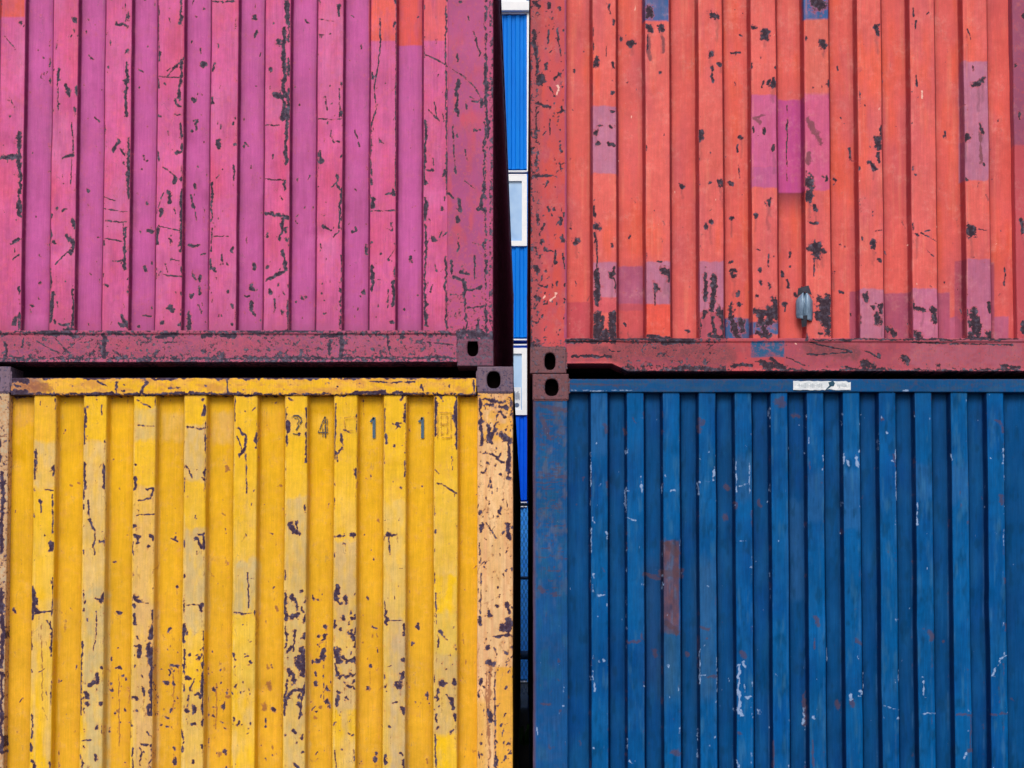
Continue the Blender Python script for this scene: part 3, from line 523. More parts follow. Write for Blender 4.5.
        stamp(wear[..., 2], U, V, [(795, 344, 795.5, 344.5, 1), (799, 349, 799, 349.5, .9), (790, 351, 790.5, 351, .9), (802, 352, 802, 352, .8)], .9)
    stamp(wear[..., 0], U, V, RED[0]); stamp(wear[..., 1], U, V, RED[1])
    stamp(wear[..., 3], U, V, drips(RED[0], 1.9, 26, 5, .7), .8)
    return rgb, wear

def paint_yellow(part, U, V, k):
    rgb, wear = paint_yellow_(part, U, V, k)
    if part == 'wall':
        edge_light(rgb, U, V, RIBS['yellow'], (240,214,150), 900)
        thin_chips(wear, U, k)
        fold_shade(rgb, U, k, 0.25)
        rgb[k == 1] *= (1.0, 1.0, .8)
    return rgb, wear
def paint_yellow_(part, U, V, k):
    rgb = np.empty(U.shape + (3,)); rgb[...] = lin((238, 184, 20))
    wear = np.zeros(U.shape + (4,))
    n = fnoise(U / 40, V / 60, 53)
    if part == 'wall':
        out = (k == 0).astype(float)
        rgb[k == 0] = lin((246, 194, 36))
        tint(rgb, (k == 2) * np.clip((V - 480) / 200, 0, 1), (234, 176, 50), 0.6)
        cream, grey, peach = (228, 192, 122), (206, 184, 130), (236, 190, 110)
        tint(rgb, out * np.clip((V - 440) / 160, 0, 1) * np.clip((fnoise(U / 18, V / 45, 57) - 0.30) * 4, 0, 1), (240, 196, 84), 0.75)
        tint(rgb, out * np.clip((fnoise(U / 8, V / 30, 58) - 0.5) * 4, 0, 1) * np.clip((V - 470) / 120, 0, 1), cream, 0.7)
        q = lambda a, b, c, d, col, am, wob=3.0, s=1: tint(rgb, rect(U, V, a, b, c, d, 2.2, wob + 2, s), col, am * .95 * (0.55 + 0.6 * np.clip((fnoise(U / 5, V / 14, 66) - .3) * 3, 0, 1)))
        q(33, 441, 56, 489, cream, .85); q(33, 600, 56, 640, cream, .5); q(83, 441, 106.5, 600, cream, .85, 2); q(83, 590, 106.5, 790, grey, .8, 5)
        q(133, 408, 156, 440, (222, 190, 116), .9, 2); q(133, 486, 156, 620, peach, .85, 4); q(133, 600, 156, 800, (224, 180, 116), .85, 6)
        q(160, 411, 183.5, 440, (230, 184, 84), .85, 1.5); q(183.5, 424, 206.3, 481, cream, .95, 1.5); q(183.5, 528, 206.3, 634, (212, 184, 126), .85, 5); q(183.5, 690, 206.3, 900, (226, 188, 106), .7, 6)
        q(210, 411, 233.5, 443, (228, 182, 90), .85, 1.5); q(233.5, 560, 257.3, 614, grey, .85, 4); q(233.5, 614, 257.3, 690, (238, 200, 80), .6, 6)
        q(258, 411, 284.5, 430, (236, 176, 50), .5, 2); q(284.8, 498, 307.2, 800, (212, 182, 120), .85, 4); q(334, 540, 357.3, 712, (218, 184, 124), .85, 6)
        q(383.7, 500, 406.3, 800, (226, 192, 112), .65, 6); q(390, 620, 406.3, 790, (206, 178, 136), .8, 5)
        q(434, 480, 457.8, 570, (240, 196, 70), .6, 4); q(434, 612, 457.8, 662, (230, 194, 90), .9, 1.5); q(434, 655, 457.8, 734, (216, 182, 116), .9, 1.5)
        q(434, 575, 457.8, 612, (250, 200, 20), .9); q(434, 735, 457.8, 800, (250, 200, 24), .9, 1)
        q(367, 414, 379, 439, (240, 190, 60), .6, 0); q(416, 414, 428, 439, (240, 190, 60), .6, 0); q(315, 413, 329, 438, (238, 188, 60), .6, 0); q(285, 412, 307, 436, (232, 186, 90), .55); q(334, 412, 357, 436, (238, 190, 50), .6); q(434, 412, 457, 436, (236, 190, 70), .4)
        q(33.5, 396, 56, 441, (244, 184, 60), .6); q(10, 396, 33, 425, (226, 170, 70), .6, 5)
        wear[..., 3] = 0.05 * (k == 2) + 0.18 * (k == 1)  # slope share is dirt that also paints in some shade
        edge_wear(wear, U, V, RIBS['yellow'], [.1, .35, .15, .3, .1, .3, .3, .15, .4], [.3, .25, .35, .5, .1, .3, .3, .3, .3], 130, width=.9, per=12)
        stamp(wear[..., 0], U, V, scatter(35, 260, 10, 396, 477, 940, 0.45, 1.1, 5), 0.8)
        stamp(wear[..., 0], U, V, scatter(36, 170, 80, 620, 460, 940, 0.7, 2.4, 4), 0.85)
        stamp(wear[..., 0], U, V, scatter(39, 90, 285, 590, 357, 715, 0.7, 2.6, 5), 0.9)
        stamp(wear[..., 0], U, V, scatter(40, 60, 100, 640, 250, 740, 0.6, 2.0, 3), 0.88)
        stamp(wear[..., 1], U, V, scatter(37, 200, 10, 520, 477, 940, 0.6, 1.6, 14), 0.55)
        stamp(wear[..., 1], U, V, scatter(38, 60, 10, 396, 477, 560, 0.6, 1.2, 5), 0.5)
    elif part == 'post':
        rgb[...] = lin((244, 200, 146))
        tint(rgb, np.clip((fnoise(U / 6, V / 40, 61) - .45) * 4, 0, 1), (230, 180, 116), .7)
        tint(rgb, np.clip((fnoise(U / 3, V / 60, 62) - .5) * 5, 0, 1), (226, 160, 116), .5)
        tint(rgb, rect(U, V, 478, 392, 520, 440, 3, 3, 2) * np.clip((fnoise(U / 6, V / 6, 63) - .4) * 5, 0, 1), (240, 178, 60), .8)
        tint(rgb, rect(U, V, 496, 667, 520, 1000, .7), (238, 176, 54), .9)
        tint(rgb, rect(U, V, 470, 700, 487, 1000, 4), (238, 180, 70), .7)
        tint(rgb, (U < 20).astype(float), (196, 178, 150), .9)
        wear[..., 0] = 0.06 + 0.2 * np.clip(1 - np.abs(U - 510.5) / 5, 0, 1) + 0.18 * np.clip(1 - np.abs(U - 479) / 2.5, 0, 1) + 0.28 * (U < 20)
        wear[..., 0] += 0.22 * np.clip(1 - np.abs(V - 405) / 30, 0, 1) * (U > 100)
        stamp(wear[..., 0], U, V, scatter(45, 300, 478, 392, 513, 940, 0.5, 1.6, 5), .85)
        stamp(wear[..., 1], U, V, scatter(46, 50, 478, 450, 513, 940, 0.6, 1.8, 30), .6)
    else:
        rgb[...] = lin((246, 190, 34))
        tint(rgb, np.clip((fnoise(U / 14, V / 6, 71) - .42) * 4, 0, 1), (244, 186, 80), .7)
        tint(rgb, rect(U, V, -30, 360, 42, 400, 6), (160, 116, 110), .9)
        tint(rgb, np.clip((fnoise(U / 10, V / 5, 73) - .55) * 5, 0, 1), (206, 138, 70), .6)
        wear[..., 0] = 0.10 + 0.18 * fnoise(U / 12, V / 4, 77)
        wear[..., 0] += np.where(V < 378.6, 0.4, 0) + 0.35 * np.clip((V - 391.5) / 2.5, 0, 1)
    stamp(wear[..., 0], U, V, YEL[0]); stamp(wear[..., 1], U, V, YEL[1])
    if part != 'rail': stamp(wear[..., 1], U, V, drips(YEL[0], 1.1, 30, 6, .45), .5)
    return rgb, wear

def paint_blue(part, U, V, k):
    rgb, wear = paint_blue_(part, U, V, k)
    if part == 'wall':
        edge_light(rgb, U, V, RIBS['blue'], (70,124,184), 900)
        thin_chips(wear, U, k)
        fold_shade(rgb, U, k, 0.35)
        rgb[k == 1] *= (.2, .30, .40)  # shade on the rib slopes, put into the paint colour
    return rgb, wear
def paint_blue_(part, U, V, k):
    rgb = np.empty(U.shape + (3,)); rgb[...] = lin((0, 78, 140))
    wear = np.zeros(U.shape + (4,))
    n = fnoise(U / 30, V / 60, 83)
    if part == 'wall':
        rgb[k == 0] = lin((0, 90, 156))
        tint(rgb, np.clip((n - .42) * 3, 0, 1), (0, 68, 140), .6)
        tint(rgb, np.clip((fnoise(U / 12, V / 40, 85) - .55) * 4, 0, 1), (20, 96, 158), .5)
        tint(rgb, np.clip((fnoise(U / 3, V / 50, 86) - .6) * 4, 0, 1), (30, 100, 160), .3)
        for a, b, c, d in ((590, 395, 608, 455), (734, 455, 752, 500), (808, 472, 826, 520), (915, 463, 933, 498), (951, 465, 969, 502), (843, 470, 861, 530), (788, 500, 806, 600)):
            tint(rgb, rect(U, V, a, b, c, d, 3, 5, 8), (44, 100, 160), .5)
        rp = rect(U, V, 661.5, 541, 679.5, 634, .8, 2.5, 5) * np.clip(1.1 - (V - 610) / 40 * fnoise(U / 4, V / 6, 12), 0, 1)
        tint(rgb, rp, (98, 70, 80), .88)
        tint(rgb, rp * np.clip((fnoise(U / 4, V / 7, 99) - .5) * 4, 0, 1), (126, 84, 86), .5)
        tint(rgb, np.clip((fnoise(U / 5, V / 16, 101) - .58) * 5, 0, 1), (0, 58, 96), .5)
        tint(rgb, np.clip((fnoise(U / 4, V / 22, 103) - .6) * 5, 0, 1) * (k == 0), (52, 112, 158), .45)
        tint(rgb, rect(U, V, 661.5, 630, 679.5, 700, 8, 6, 6), (52, 92, 122), .6)
        tint(rgb, rect(U, V, 644, 560, 661, 690, 8, 6, 6), (38, 70, 116), .5)
        tint(rgb, rect(U, V, 698, 560, 716, 700, 8, 8, 7), (58, 98, 140), .5)
        wear[..., 3] = 0.18 * (k == 2) + 0.45 * (k == 1)  # slope share mixes dirt with painted shade
        e = np.zeros(U.shape + (4,)); edge_wear(e, U, V, RIBS['blue'], [.5, .45, .35, .45, .35, .3, .3, .35, .3, .35, .3, .3], [.3, .3, .3, .4, .4, .2, .3, .3, .35, .35, .2, .45], 170, width=0.9, ampl=.7, per=9)
        sel = fnoise(U / 40, V / 30, 88) > .5
        wear[..., 2] = np.where(sel, e[..., 0], 0) * .6; wear[..., 1] = np.where(sel, 0, e[..., 0]) * .6
        stamp(wear[..., 2], U, V, scatter(55, 200, 568, 394, 1030, 940, 0.4, .9, 3), .75)
        stamp(wear[..., 1], U, V, scatter(56, 90, 568, 394, 1030, 940, 0.6, 1.6, 5), .6)
    elif part == 'post':
        rgb[...] = lin((22, 84, 146))
        tint(rgb, np.clip((fnoise(U / 14, V / 3, 91) - .42) * 4, 0, 1) * np.clip((610 - V) / 80, 0, 1), (48, 96, 138), .35)
        tint(rgb, np.clip((fnoise(U / 6, V / 16, 92) - .5) * 4, 0, 1), (30, 96, 140), .5)
        tint(rgb, np.clip((fnoise(U / 5, V / 9, 94) - .52) * 5, 0, 1) * np.clip((640 - V) / 120, .15, 1), (96, 98, 118), .55)
        tint(rgb, np.clip(1.2 - (U - 533) / 3, 0, 1), (100, 72, 86), .85)
        wear[..., 1] = np.maximum(0.3 * np.clip(1 - np.abs(U - 534.5) / 4, 0, 1), 0.08) + .12 * np.clip((600 - V) / 150, 0, 1)
        rs = random.Random(9); it = []
        for _ in range(90):
            x, y = rs.uniform(536, 560), rs.uniform(402, 600); it.append((x, y, x + rs.uniform(2, 14), y + rs.uniform(-.5, 2.5), rs.uniform(.4, .8)))
        stamp(wear[..., 1], U, V, it, .85); stamp(wear[..., 1], U, V, scatter(57, 60, 534, 400, 566, 940, .6, 1.8, 6), .7)
        stamp(wear[..., 2], U, V, scatter(58, 70, 534, 400, 566, 940, .4, .8, 4), .6)
    else:
        rgb[...] = lin((16, 88, 148)); tint(rgb, np.clip((fnoise(U / 16, V / 4, 95) - .45) * 4, 0, 1), (50, 92, 132), .7)
        wear[..., 1] = 0.14 + 0.2 * fnoise(U / 12, V / 4, 97) + 0.3 * np.clip((381 - V) / 2, 0, 1)
        stamp(wear[..., 1], U, V, scatter(59, 60, 568, 379, 1030, 392, .5, 1.2, 4), .7)
        wear[..., 3] = .3
    stamp(wear[..., 2], U, V, BLUW, .86); stamp(wear[..., 1], U, V, BLUR)
    return rgb, wear

# ------------------------------------------------------------------ containers
W20, LEN, CH = 2.438, 12.192, 0.118

def casting(parent, mat, dark, cx0, cx1, z0, z1, y0, y1, holes):
    """hollow corner casting with an oblong opening in its face"""
    bm = bmesh.new()
    N = 40
    hx, hz, hw, hh = holes
    inner, outer, deep = [], [], []
    for i in range(N):
        a = 2 * math.pi * i / N + math.pi / N
        ca, sa = math.cos(a), math.sin(a)
        n = 2.6
        r = (abs(ca / (hw / 2)) ** n + abs(sa / (hh / 2)) ** n) ** (-1 / n)
        ix, iz = hx + ca * r, hz + sa * r
        inner.append(bm.verts.new((ix, y0 + 0.004, iz)))
        rim = bm.verts.new((hx + ca * (r + 0.004), y0, hz + sa * (r + 0.004))); outer.append(rim)
        deep.append(bm.verts.new((ix, y0 + 0.10, iz)))
    # box outline points matched by angle
    def onbox(a, yy, ins):
        ca, sa = math.cos(a), math.sin(a)
        ts = []
        if ca > 1e-9: ts.append((cx1 - ins - hx) / ca)
        if ca < -1e-9: ts.append((cx0 + ins - hx) / ca)
        if sa > 1e-9: ts.append((z1 - ins - hz) / sa)
        if sa < -1e-9: ts.append((z0 + ins - hz) / sa)
        t = min(ts); return (hx + ca * t, yy, hz + sa * t)
    b = 0.005
    angs = [2 * math.pi * i / N + math.pi / N for i in range(N)]
    for X, Z in ((cx0, z0), (cx1, z0), (cx1, z1), (cx0, z1)):
        ca = math.atan2(Z - hz, X - hx) % (2 * math.pi)
        j = min(range(N), key=lambda q: abs(((angs[q] - ca + math.pi) % (2 * math.pi)) - math.pi)); angs[j] = ca
    f0 = [bm.verts.new(onbox(a, y0, b)) for a in angs]
    f1 = [bm.verts.new(onbox(a, y0 + b * 0.35, b * 0.3)) for a in angs]
    f2 = [bm.verts.new(onbox(a, y0 + b, 0)) for a in angs]
    f3 = [bm.verts.new(onbox(a, y1, 0)) for a in angs]
    loops = [deep, inner, outer, f0, f1, f2, f3]
    for p, q in zip(loops[:-1], loops[1:]):
        for i in range(N):
            j = (i + 1) % N
            bm.faces.new((p[i], p[j], q[j], q[i]))
    bm.faces.new(list(reversed(f3))); bm.faces.new(deep)
    bmesh.ops.recalc_face_normals(bm, faces=list(bm.faces))
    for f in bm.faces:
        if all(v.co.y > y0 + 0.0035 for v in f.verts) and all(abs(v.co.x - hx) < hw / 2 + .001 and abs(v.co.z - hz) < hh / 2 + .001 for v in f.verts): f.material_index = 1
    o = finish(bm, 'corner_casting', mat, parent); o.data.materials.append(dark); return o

def side_wall(parent, mat, x, sgn, z0, z1, y0, y1, depth=0.036, seed=0):
    """corrugated long side"""
    pts = []; y = y0; s = 0
    prof = [(0.072, 0.0), (0.068, depth), (0.070, depth), (0.068, 0.0)]
    pts.append((y, depth, 0))
    y += 0.02; pts.append((y, 0.0, 0))
    while y < y1 - 0.3:
        for dl, d in prof:
            y += dl; pts.append((y, d, 0))
    pts.append((y1, 0.0, 0))
    pr = round_profile(pts, 0.01, 2)
    yy = np.array([p[0] for p in pr]); dd = np.array([p[1] for p in pr])
    zs = np.linspace(z0, z1, 24)
    Yg, Zg = np.meshgrid(yy, zs); Dg = np.meshgrid(dd, zs)[0]
    Dg = Dg + 0.004 * (fnoise(Yg * 2, Zg * 2, seed) - .5)
    X = x - sgn * Dg
    wear = np.zeros(X.shape + (4,)); rgb = np.ones(X.shape + (3,))
    me = grid_mesh('side_wall', X, Yg, Zg, rgb, wear, flip=(sgn < 0))
    return link('side_wall', me, mat, parent)

def container(spec):
    g = spec; paint = g['paint']; mat = g['mat']; mside = g['side']; mcast = g['cast']
    root = thing('shipping_container', g['label'], 'shipping container', 'stacked steel shipping containers', loc=((g['x0'] + g['x1']) / 2, LEN / 2, g['z0']))
    inv = Vector(root.location)
    def place(o):
        o.location = -inv; return o
    x0, x1, z0, z1 = g['x0'], g['x1'], g['z0'], g['z1']
    xa, xb = g['xa'], g['xb']          # inner edges of the two posts
    wt, wb = g['wt'], g['wb']          # wall top and bottom
    step = 0.0046
    # --- corrugated end wall
    d, s, face = g['depth'], g['slope'], 0.010
    prof = [(xa - 0.004, face + d, 2)]
    for (a, b) in g['ribs']:
        prof += [(a - s, face + d, 1), (a, face, 0), (b, face, 1), (b + s, face + d, 2)]
    if g.get('first_out'):             # the sheet starts on an outer face
        prof = prof[3:]; prof[0] = (xa - 0.004, face, 0)
    prof = [p for i, p in enumerate(prof) if i == 0 or p[0] > prof[0][0]]
    if g.get('last_flat'): prof = prof[:-1]; prof[-1] = (xb + 0.004, face, 0)
    else: prof.append((xb + 0.004, face + d, 2))
    pr = densify(round_profile(prof, 0.009, 5), step)
    px = np.array([p[0] for p in pr]); py = np.array([p[1] for p in pr]); pk = np.array([p[2] for p in pr])
    vis0, vis1 = max(wb, -0.2), min(wt, sz(-30))
    zs = np.concatenate([np.arange(wb, vis1, step), np.arange(vis1, wt, 0.015) if wt > vis1 + .01 else [], [wt]])
    if g['low']: zs = np.concatenate([np.arange(wb, sz(800), 0.015), np.arange(sz(800), wt, step), [wt]])
    X, Z = np.meshgrid(px, zs); Y = np.meshgrid(py, zs)[0]; Kk = np.meshgrid(pk, zs)[0]
    sd = g['seed']
    wobble = (fnoise(X * 5, Z * 3, sd) - .5) * 0.010 + (fnoise(X * 22, Z * 9, sd + 4) - .5) * 0.0035
    edge = np.clip(np.minimum(Z - wb, wt - Z) / 0.08, 0, 1)
    rd = random.Random(sd + 77)
    for _ in range(46):                 # dents knocked into the ribs
        dx_, dz_ = rd.uniform(xa, xb), rd.uniform(wb, wt)
        ra_, rb_, am_ = rd.uniform(.02, .07), rd.uniform(.03, .16), rd.uniform(.003, .009) * (1 if rd.random() < .85 else -.6)
        wobble = wobble + am_ * np.exp(-((X - dx_) / ra_) ** 2 - ((Z - dz_) / rb_) ** 2)
    Y = Y + wobble * edge
    X2 = X + (fnoise(X * 9 + 4, Z * 4, sd + 8) - .5) * 0.0035 * edge
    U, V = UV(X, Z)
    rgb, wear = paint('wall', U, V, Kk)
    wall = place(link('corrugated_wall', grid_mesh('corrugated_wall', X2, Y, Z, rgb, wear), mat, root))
    # --- posts
    for (a, b, lf) in ((x0, xa, True), (xb, x1, False)):
        if lf: prof = [(a, 0.14, 0), (a, 0.0, 0), (b, 0.0, 0), (b, 0.07, 0)]
        else: prof = [(a, 0.07, 0), (a, 0.0, 0), (b, 0.0, 0), (b, 0.14, 0)]
        pr = densify(round_profile(prof, 0.007, 4), step)
        px = np.array([p[0] for p in pr]); py = np.array([p[1] for p in pr])
        zz0, zz1 = z0 + CH - 0.004, z1 - CH + 0.004
        zs = np.arange(zz0, zz1, step * 1.1)
        X, Z = np.meshgrid(px, zs); Y = np.meshgrid(py, zs)[0] + (fnoise(X * 8, Z * 6, sd + 3) - .5) * 0.005
        X = X + (fnoise(X * 0 + 3, Z * 7, sd + 6) - .5) * 0.003
        U, V = UV(X, Z); rgb, wear = paint('post', U, V, np.zeros(U.shape, int))
        place(link('corner_post', grid_mesh('corner_post', X, Y, Z, rgb, wear), mat, root))
    # --- rails
    for nm, part, za, zb, zend in (('bottom_rail', 'rail', wb, g['rb'], g.get('notch')), ('top_rail', 'toprail' if g['low'] is False else 'rail', g['rt'], wt, None)):
        # profile from upper edge to lower edge in (y, t) with t in 0..1
        lip = 0.012
        pf = [(0.06, 0.0, 0), (-0.006, 0.0, 0), (-0.006, 0.10, 0), (0.0, 0.13, 0), (0.0, 0.93, 0), (-0.004, 0.97, 0), (-0.004, 1.0, 0), (0.17, 1.0, 0)]
        if nm == 'top_rail': pf = [(0.17, 0.0, 0), (0.0, 0.0, 0), (0.0, 1.0, 0), (0.05, 1.0, 0)]
        h = za - zb
        pf = [(p[0], p[1] * h, 0) for p in pf]
        pf = densify(round_profile(pf, 0.004, 3), step)
        yy = np.array([p[0] for p in pf]); tt = np.array([p[1] for p in pf]) / h
        xs = np.arange(x0 + 0.163, x1 - 0.163, step)
        X, T_ = np.meshgrid(xs, tt); Y = np.meshgrid(xs, yy)[1]
        bot = np.full(X.shape, zb)
        if zend is not None:
            xn0, xn1, zn = zend
            bot = zn + (zb - zn) * np.clip((X - xn0) / (xn1 - xn0), 0, 1)
        Z = za - (za - bot) * T_
        Y = Y + (fnoise(X * 5, Z * 5, sd + 13) - .5) * 0.008
        Z = Z + (fnoise(X * 4, X * 0, sd + 15) - .5) * 0.004 * np.clip(T_ * 3, 0, 1)
        U, V = UV(X, Z); rgb, wear = paint(part, U, V, np.zeros(U.shape, int))
        place(link(nm, grid_mesh(nm, X, Y, Z, rgb, wear, flip=True), mat, root))
    # --- castings
    for (a, b) in ((x0 - 0.002, x0 + 0.162), (x1 - 0.162, x1 + 0.002)):
        near = (a + b) / 2
        for (c0, c1, up) in ((z0, z0 + CH, False), (z1 - CH, z1, True)):
            left = a < x0
            hx, hz = (a + b) / 2, (c0 + c1) / 2
            if g.get('hole') and g['hole'][0] == left and g['hole'][1] == up: hx, hz = g['hole'][2], g['hole'][3]
            hw = 0.062 if up else 0.050
            place(casting(root, mcast, m_hollow, a, b, c0, c1, -0.006, 0.17, (hx, hz, hw, 0.078)))
            zj = c1 + 0.001 if not up else c0 - 0.001
            xj = (b + 0.001) if left else (a - 0.001)
            rw = random.Random(sd + int(c0 * 50) + left)
            for p0, p1 in (((a + .006, zj), (b - .006, zj)), ((xj, c0 + (.02 if not up else .03)), (xj, c1 - .02))):
                bm = bmesh.new(); L = math.hypot(p1[0] - p0[0], p1[1] - p0[1]); n_ = int(L / .0045); rings = []
                nx_, nz_ = -(p1[1] - p0[1]) / L, (p1[0] - p0[0]) / L
                for q in range(n_ + 1):
                    t = q / n_; r_ = .0042 + .0012 * math.sin(q * 2.1) + rw.uniform(-.0006, .0009); o_ = rw.uniform(-.0007, .0007)
                    cx_, cz_ = p0[0] + (p1[0] - p0[0]) * t + nx_ * o_, p0[1] + (p1[1] - p0[1]) * t + nz_ * o_
                    rings.append([bm.verts.new((cx_ + nx_ * r_ * math.cos(w_), .0015 - r_ * .85 * math.sin(w_), cz_ + nz_ * r_ * math.cos(w_))) for w_ in [math.pi * e_ / 6 for e_ in range(7)]])
                for ra, rb_ in zip(rings[:-1], rings[1:]):
                    for e_ in range(6): bm.faces.new((ra[e_], ra[e_ + 1], rb_[e_ + 1], rb_[e_]))
                bmesh.ops.recalc_face_normals(bm, faces=list(bm.faces))
                place(finish(bm, 'weld_bead', mcast, root, smooth=True))
            bm = bmesh.new(); bx(bm, a, b, LEN - 0.17, LEN + 0.006, c0, c1)
            place(finish(bm, 'corner_casting', mcast, root, bevel=0.006))
    for (a, b) in ((x0, x0 + 0.15), (x1 - 0.15, x1)):
        bm = bmesh.new(); bx(bm, a, b, LEN - 0.12, LEN, z0 + CH, z1 - CH)
        place(finish(bm, 'corner_post', mside, root, bevel=0.006))
    # --- long sides with rails, roof, floor, far end
    for x, sg in ((x0, -1), (x1, 1)):
        place(side_wall(root, mside, x - sg * 0.006, sg, z0 + 0.16, z1 - 0.06, 0.14, LEN - 0.12, seed=sd + sg))
        for (c0, c1) in ((z0 + 0.02, z0 + 0.165), (z1 - 0.065, z1 - 0.012)):
            bm = bmesh.new(); xx = sorted((x, x - sg * 0.05)); bx(bm, xx[0], xx[1], 0.172, LEN - 0.172, c0, c1)
            place(finish(bm, 'side_rail', mside, root, bevel=0.004))
    bm = bmesh.new(); bx(bm, x0 + 0.05, x1 - 0.05, 0.19, LEN - 0.02, g['rt'] - 0.05, g['rt'] - 0.004)
    place(finish(bm, 'roof', mside, root))
    bm = bmesh.new(); bx(bm, x0 + 0.05, x1 - 0.05, 0.19, LEN - 0.02, g['rb'] + 0.02, g['rb'] + 0.12)
    place(finish(bm, 'floor', m_hollow, root))  # coloured near black to paint in the shade under the rails
    bm = bmesh.new(); bx(bm, x0 + 0.15, x1 - 0.15, LEN - 0.06, LEN - 0.02, z0 + 0.03, z1 - 0.03)
    place(finish(bm, 'end_doors', mside, root))
    return root, wall, place

def px_ribs(key, row): return [(sx(a, row), sx(b, row)) for a, b in RIBS[key]]
ROWU, ROWL = 330, 400

metal_p, metal_p2 = linc((88, 78, 96)), linc((66, 54, 70))
m_pink = paint_material('pink_paint', metal_p, metal_p2, linc((150, 70, 90)), linc((226, 130, 165)), linc((206, 92, 112)), 1, streak=.10, mott=.16, hair=.75, stain=.35)
m_red = paint_material('red_paint', linc((78, 62, 72)), linc((60, 48, 58)), linc((150, 84, 92)), linc((246, 200, 186)), linc((196, 84, 92)), 2, streak=.07, mott=.12, hair=.35, stain=.22)
m_yel = paint_material('yellow_paint', linc((82, 68, 92)), linc((70, 50, 66)), linc((196, 118, 66)), linc((236, 198, 132)), linc((216, 146, 82)), 3, streak=.09, mott=.12, hair=.6, stain=.30)
m_blu = paint_material('blue_paint', linc((22, 44, 84)), linc((66, 50, 60)), linc((108, 74, 72)), linc((146, 174, 216)), linc((20, 84, 130)), 4, streak=.14, mott=.2, spec=.07, rough=.5, chalk=.0, hair=.35, stain=.10, rusta=.55)
def side_m(name, c, seed, chip=.22): return paint_material(name, metal_p, metal_p2, linc((120, 70, 60)), linc([min(255, v + 30) for v in c]), linc(c), seed, base=linc([v * .62 for v in c]), basechip=chip)
s_pink, s_red = side_m('pink_side', (190, 82, 140), 11), side_m('red_side', (200, 80, 80), 12)
s_yel, s_blu = side_m('yellow_side', (226, 170, 50), 13), side_m('blue_side', (14, 80, 140), 14)
c_pink = paint_material('rusty_casting_rose', linc((112, 92, 108)), linc((86, 68, 84)), linc((120, 80, 92)), linc((150, 110, 130)), linc((150, 84, 110)), 21, base=linc((126, 88, 108)), basechip=.46, hair=.9, stain=.6, mott=.55, streak=.2)
c_yel = paint_material('rusty_casting_violet', linc((104, 94, 122)), linc((78, 66, 90)), linc((120, 84, 90)), linc((170, 150, 160)), linc((140, 112, 120)), 22, base=linc((116, 98, 122)), basechip=.42, hair=.9, stain=.6, mott=.55, streak=.2)
c_red = paint_material('rusty_casting_brown', linc((108, 78, 82)), linc((82, 62, 68)), linc((120, 76, 80)), linc((150, 110, 110)), linc((140, 84, 86)), 23, base=linc((110, 80, 90)), basechip=.42, hair=.9, stain=.6, mott=.55, streak=.2)

JU_L, JU_R = sz(366.6), sz(374.0)      # seams between the lower and the upper boxes
XL0, XL1 = sx(-25, 380), sx(513, 380)
XP0, XP1 = sx(-45, 350), sx(493, 350)
XR0, XR1 = sx(530.5, 350), sx(1068, 350)
XB0, XB1 = sx(533, 400), sx(1071, 400)

m_hollow = simple_material('hollow_shade', (22, 14, 18), (34, 22, 26), 60, rough=.9, spec=.1)  # near-black colour painting the darkness inside casting holes and under floors
pink_root, pink_wall, _ = container(dict(label='scratched magenta pink container sitting on top of the yellow container', paint=paint_pink, mat=m_pink, side=s_pink, cast=c_pink,
    x0=XP0, x1=XP1, xa=sx(-9, ROWU), xb=sx(447, ROWU), z0=JU_L + 0.002, z1=JU_L + 2.593, wb=sz(330.5), wt=JU_L + 2.52, rb=sz(362.2), rt=JU_L + 2.585,
    depth=0.026, slope=0.007, ribs=px_ribs('pink', ROWU), last_flat=True, first_out=False, low=False, seed=100, hole=(False, False, sx(472.8, 348), sz(348))))
red_root, red_wall, red_place = container(dict(label='orange red container with lilac and blue touch-up patches on top of the dark blue container', paint=paint_red, mat=m_red, side=s_red, cast=c_red,
    x0=XR0, x1=XR1, xa=sx(567, ROWU), xb=sx(1017, ROWU), z0=JU_R + 0.002, z1=JU_R + 2.593, wb=sz(338.3), wt=JU_R + 2.52, rb=sz(371.2), rt=JU_R + 2.585,
    depth=0.042, slope=0.010, ribs=px_ribs('red', ROWU), low=False, seed=200, notch=(sx(612, 368), sx(628, 368), sz(363.5)), hole=(True, False, sx(550, 361), sz(361.5))))
yel_root, yel_wall, yel_place = container(dict(label='yellow container with peeling peach corner post and worn painted numbers, under the pink container', paint=paint_yellow, mat=m_yel, side=s_yel, cast=c_yel,
    x0=XL0, x1=XL1, xa=sx(9, ROWL), xb=sx(477.5, ROWL), z0=0.03, z1=JU_L, wb=0.19, wt=sz(395), rb=0.05, rt=sz(377.8),
    depth=0.042, slope=0.010, ribs=px_ribs('yellow', ROWL), low=True, seed=300, hole=(False, True, sx(493.7, 380), sz(380))))
blu_root, blu_wall, blu_place = container(dict(label='dark blue container with closely spaced ribs and a white sticker on its top rail', paint=paint_blue, mat=m_blu, side=s_blu, cast=c_red,
    x0=XB0, x1=XB1, xa=sx(567.5, ROWL), xb=sx(1035, ROWL), z0=0.0, z1=JU_R, wb=0.19, wt=sz(392), rb=0.02, rt=sz(379),
    depth=0.040, slope=0.008, ribs=px_ribs('blue', ROWL), low=True, seed=400, hole=(True, True, sx(551.6, 388), sz(387.6))))

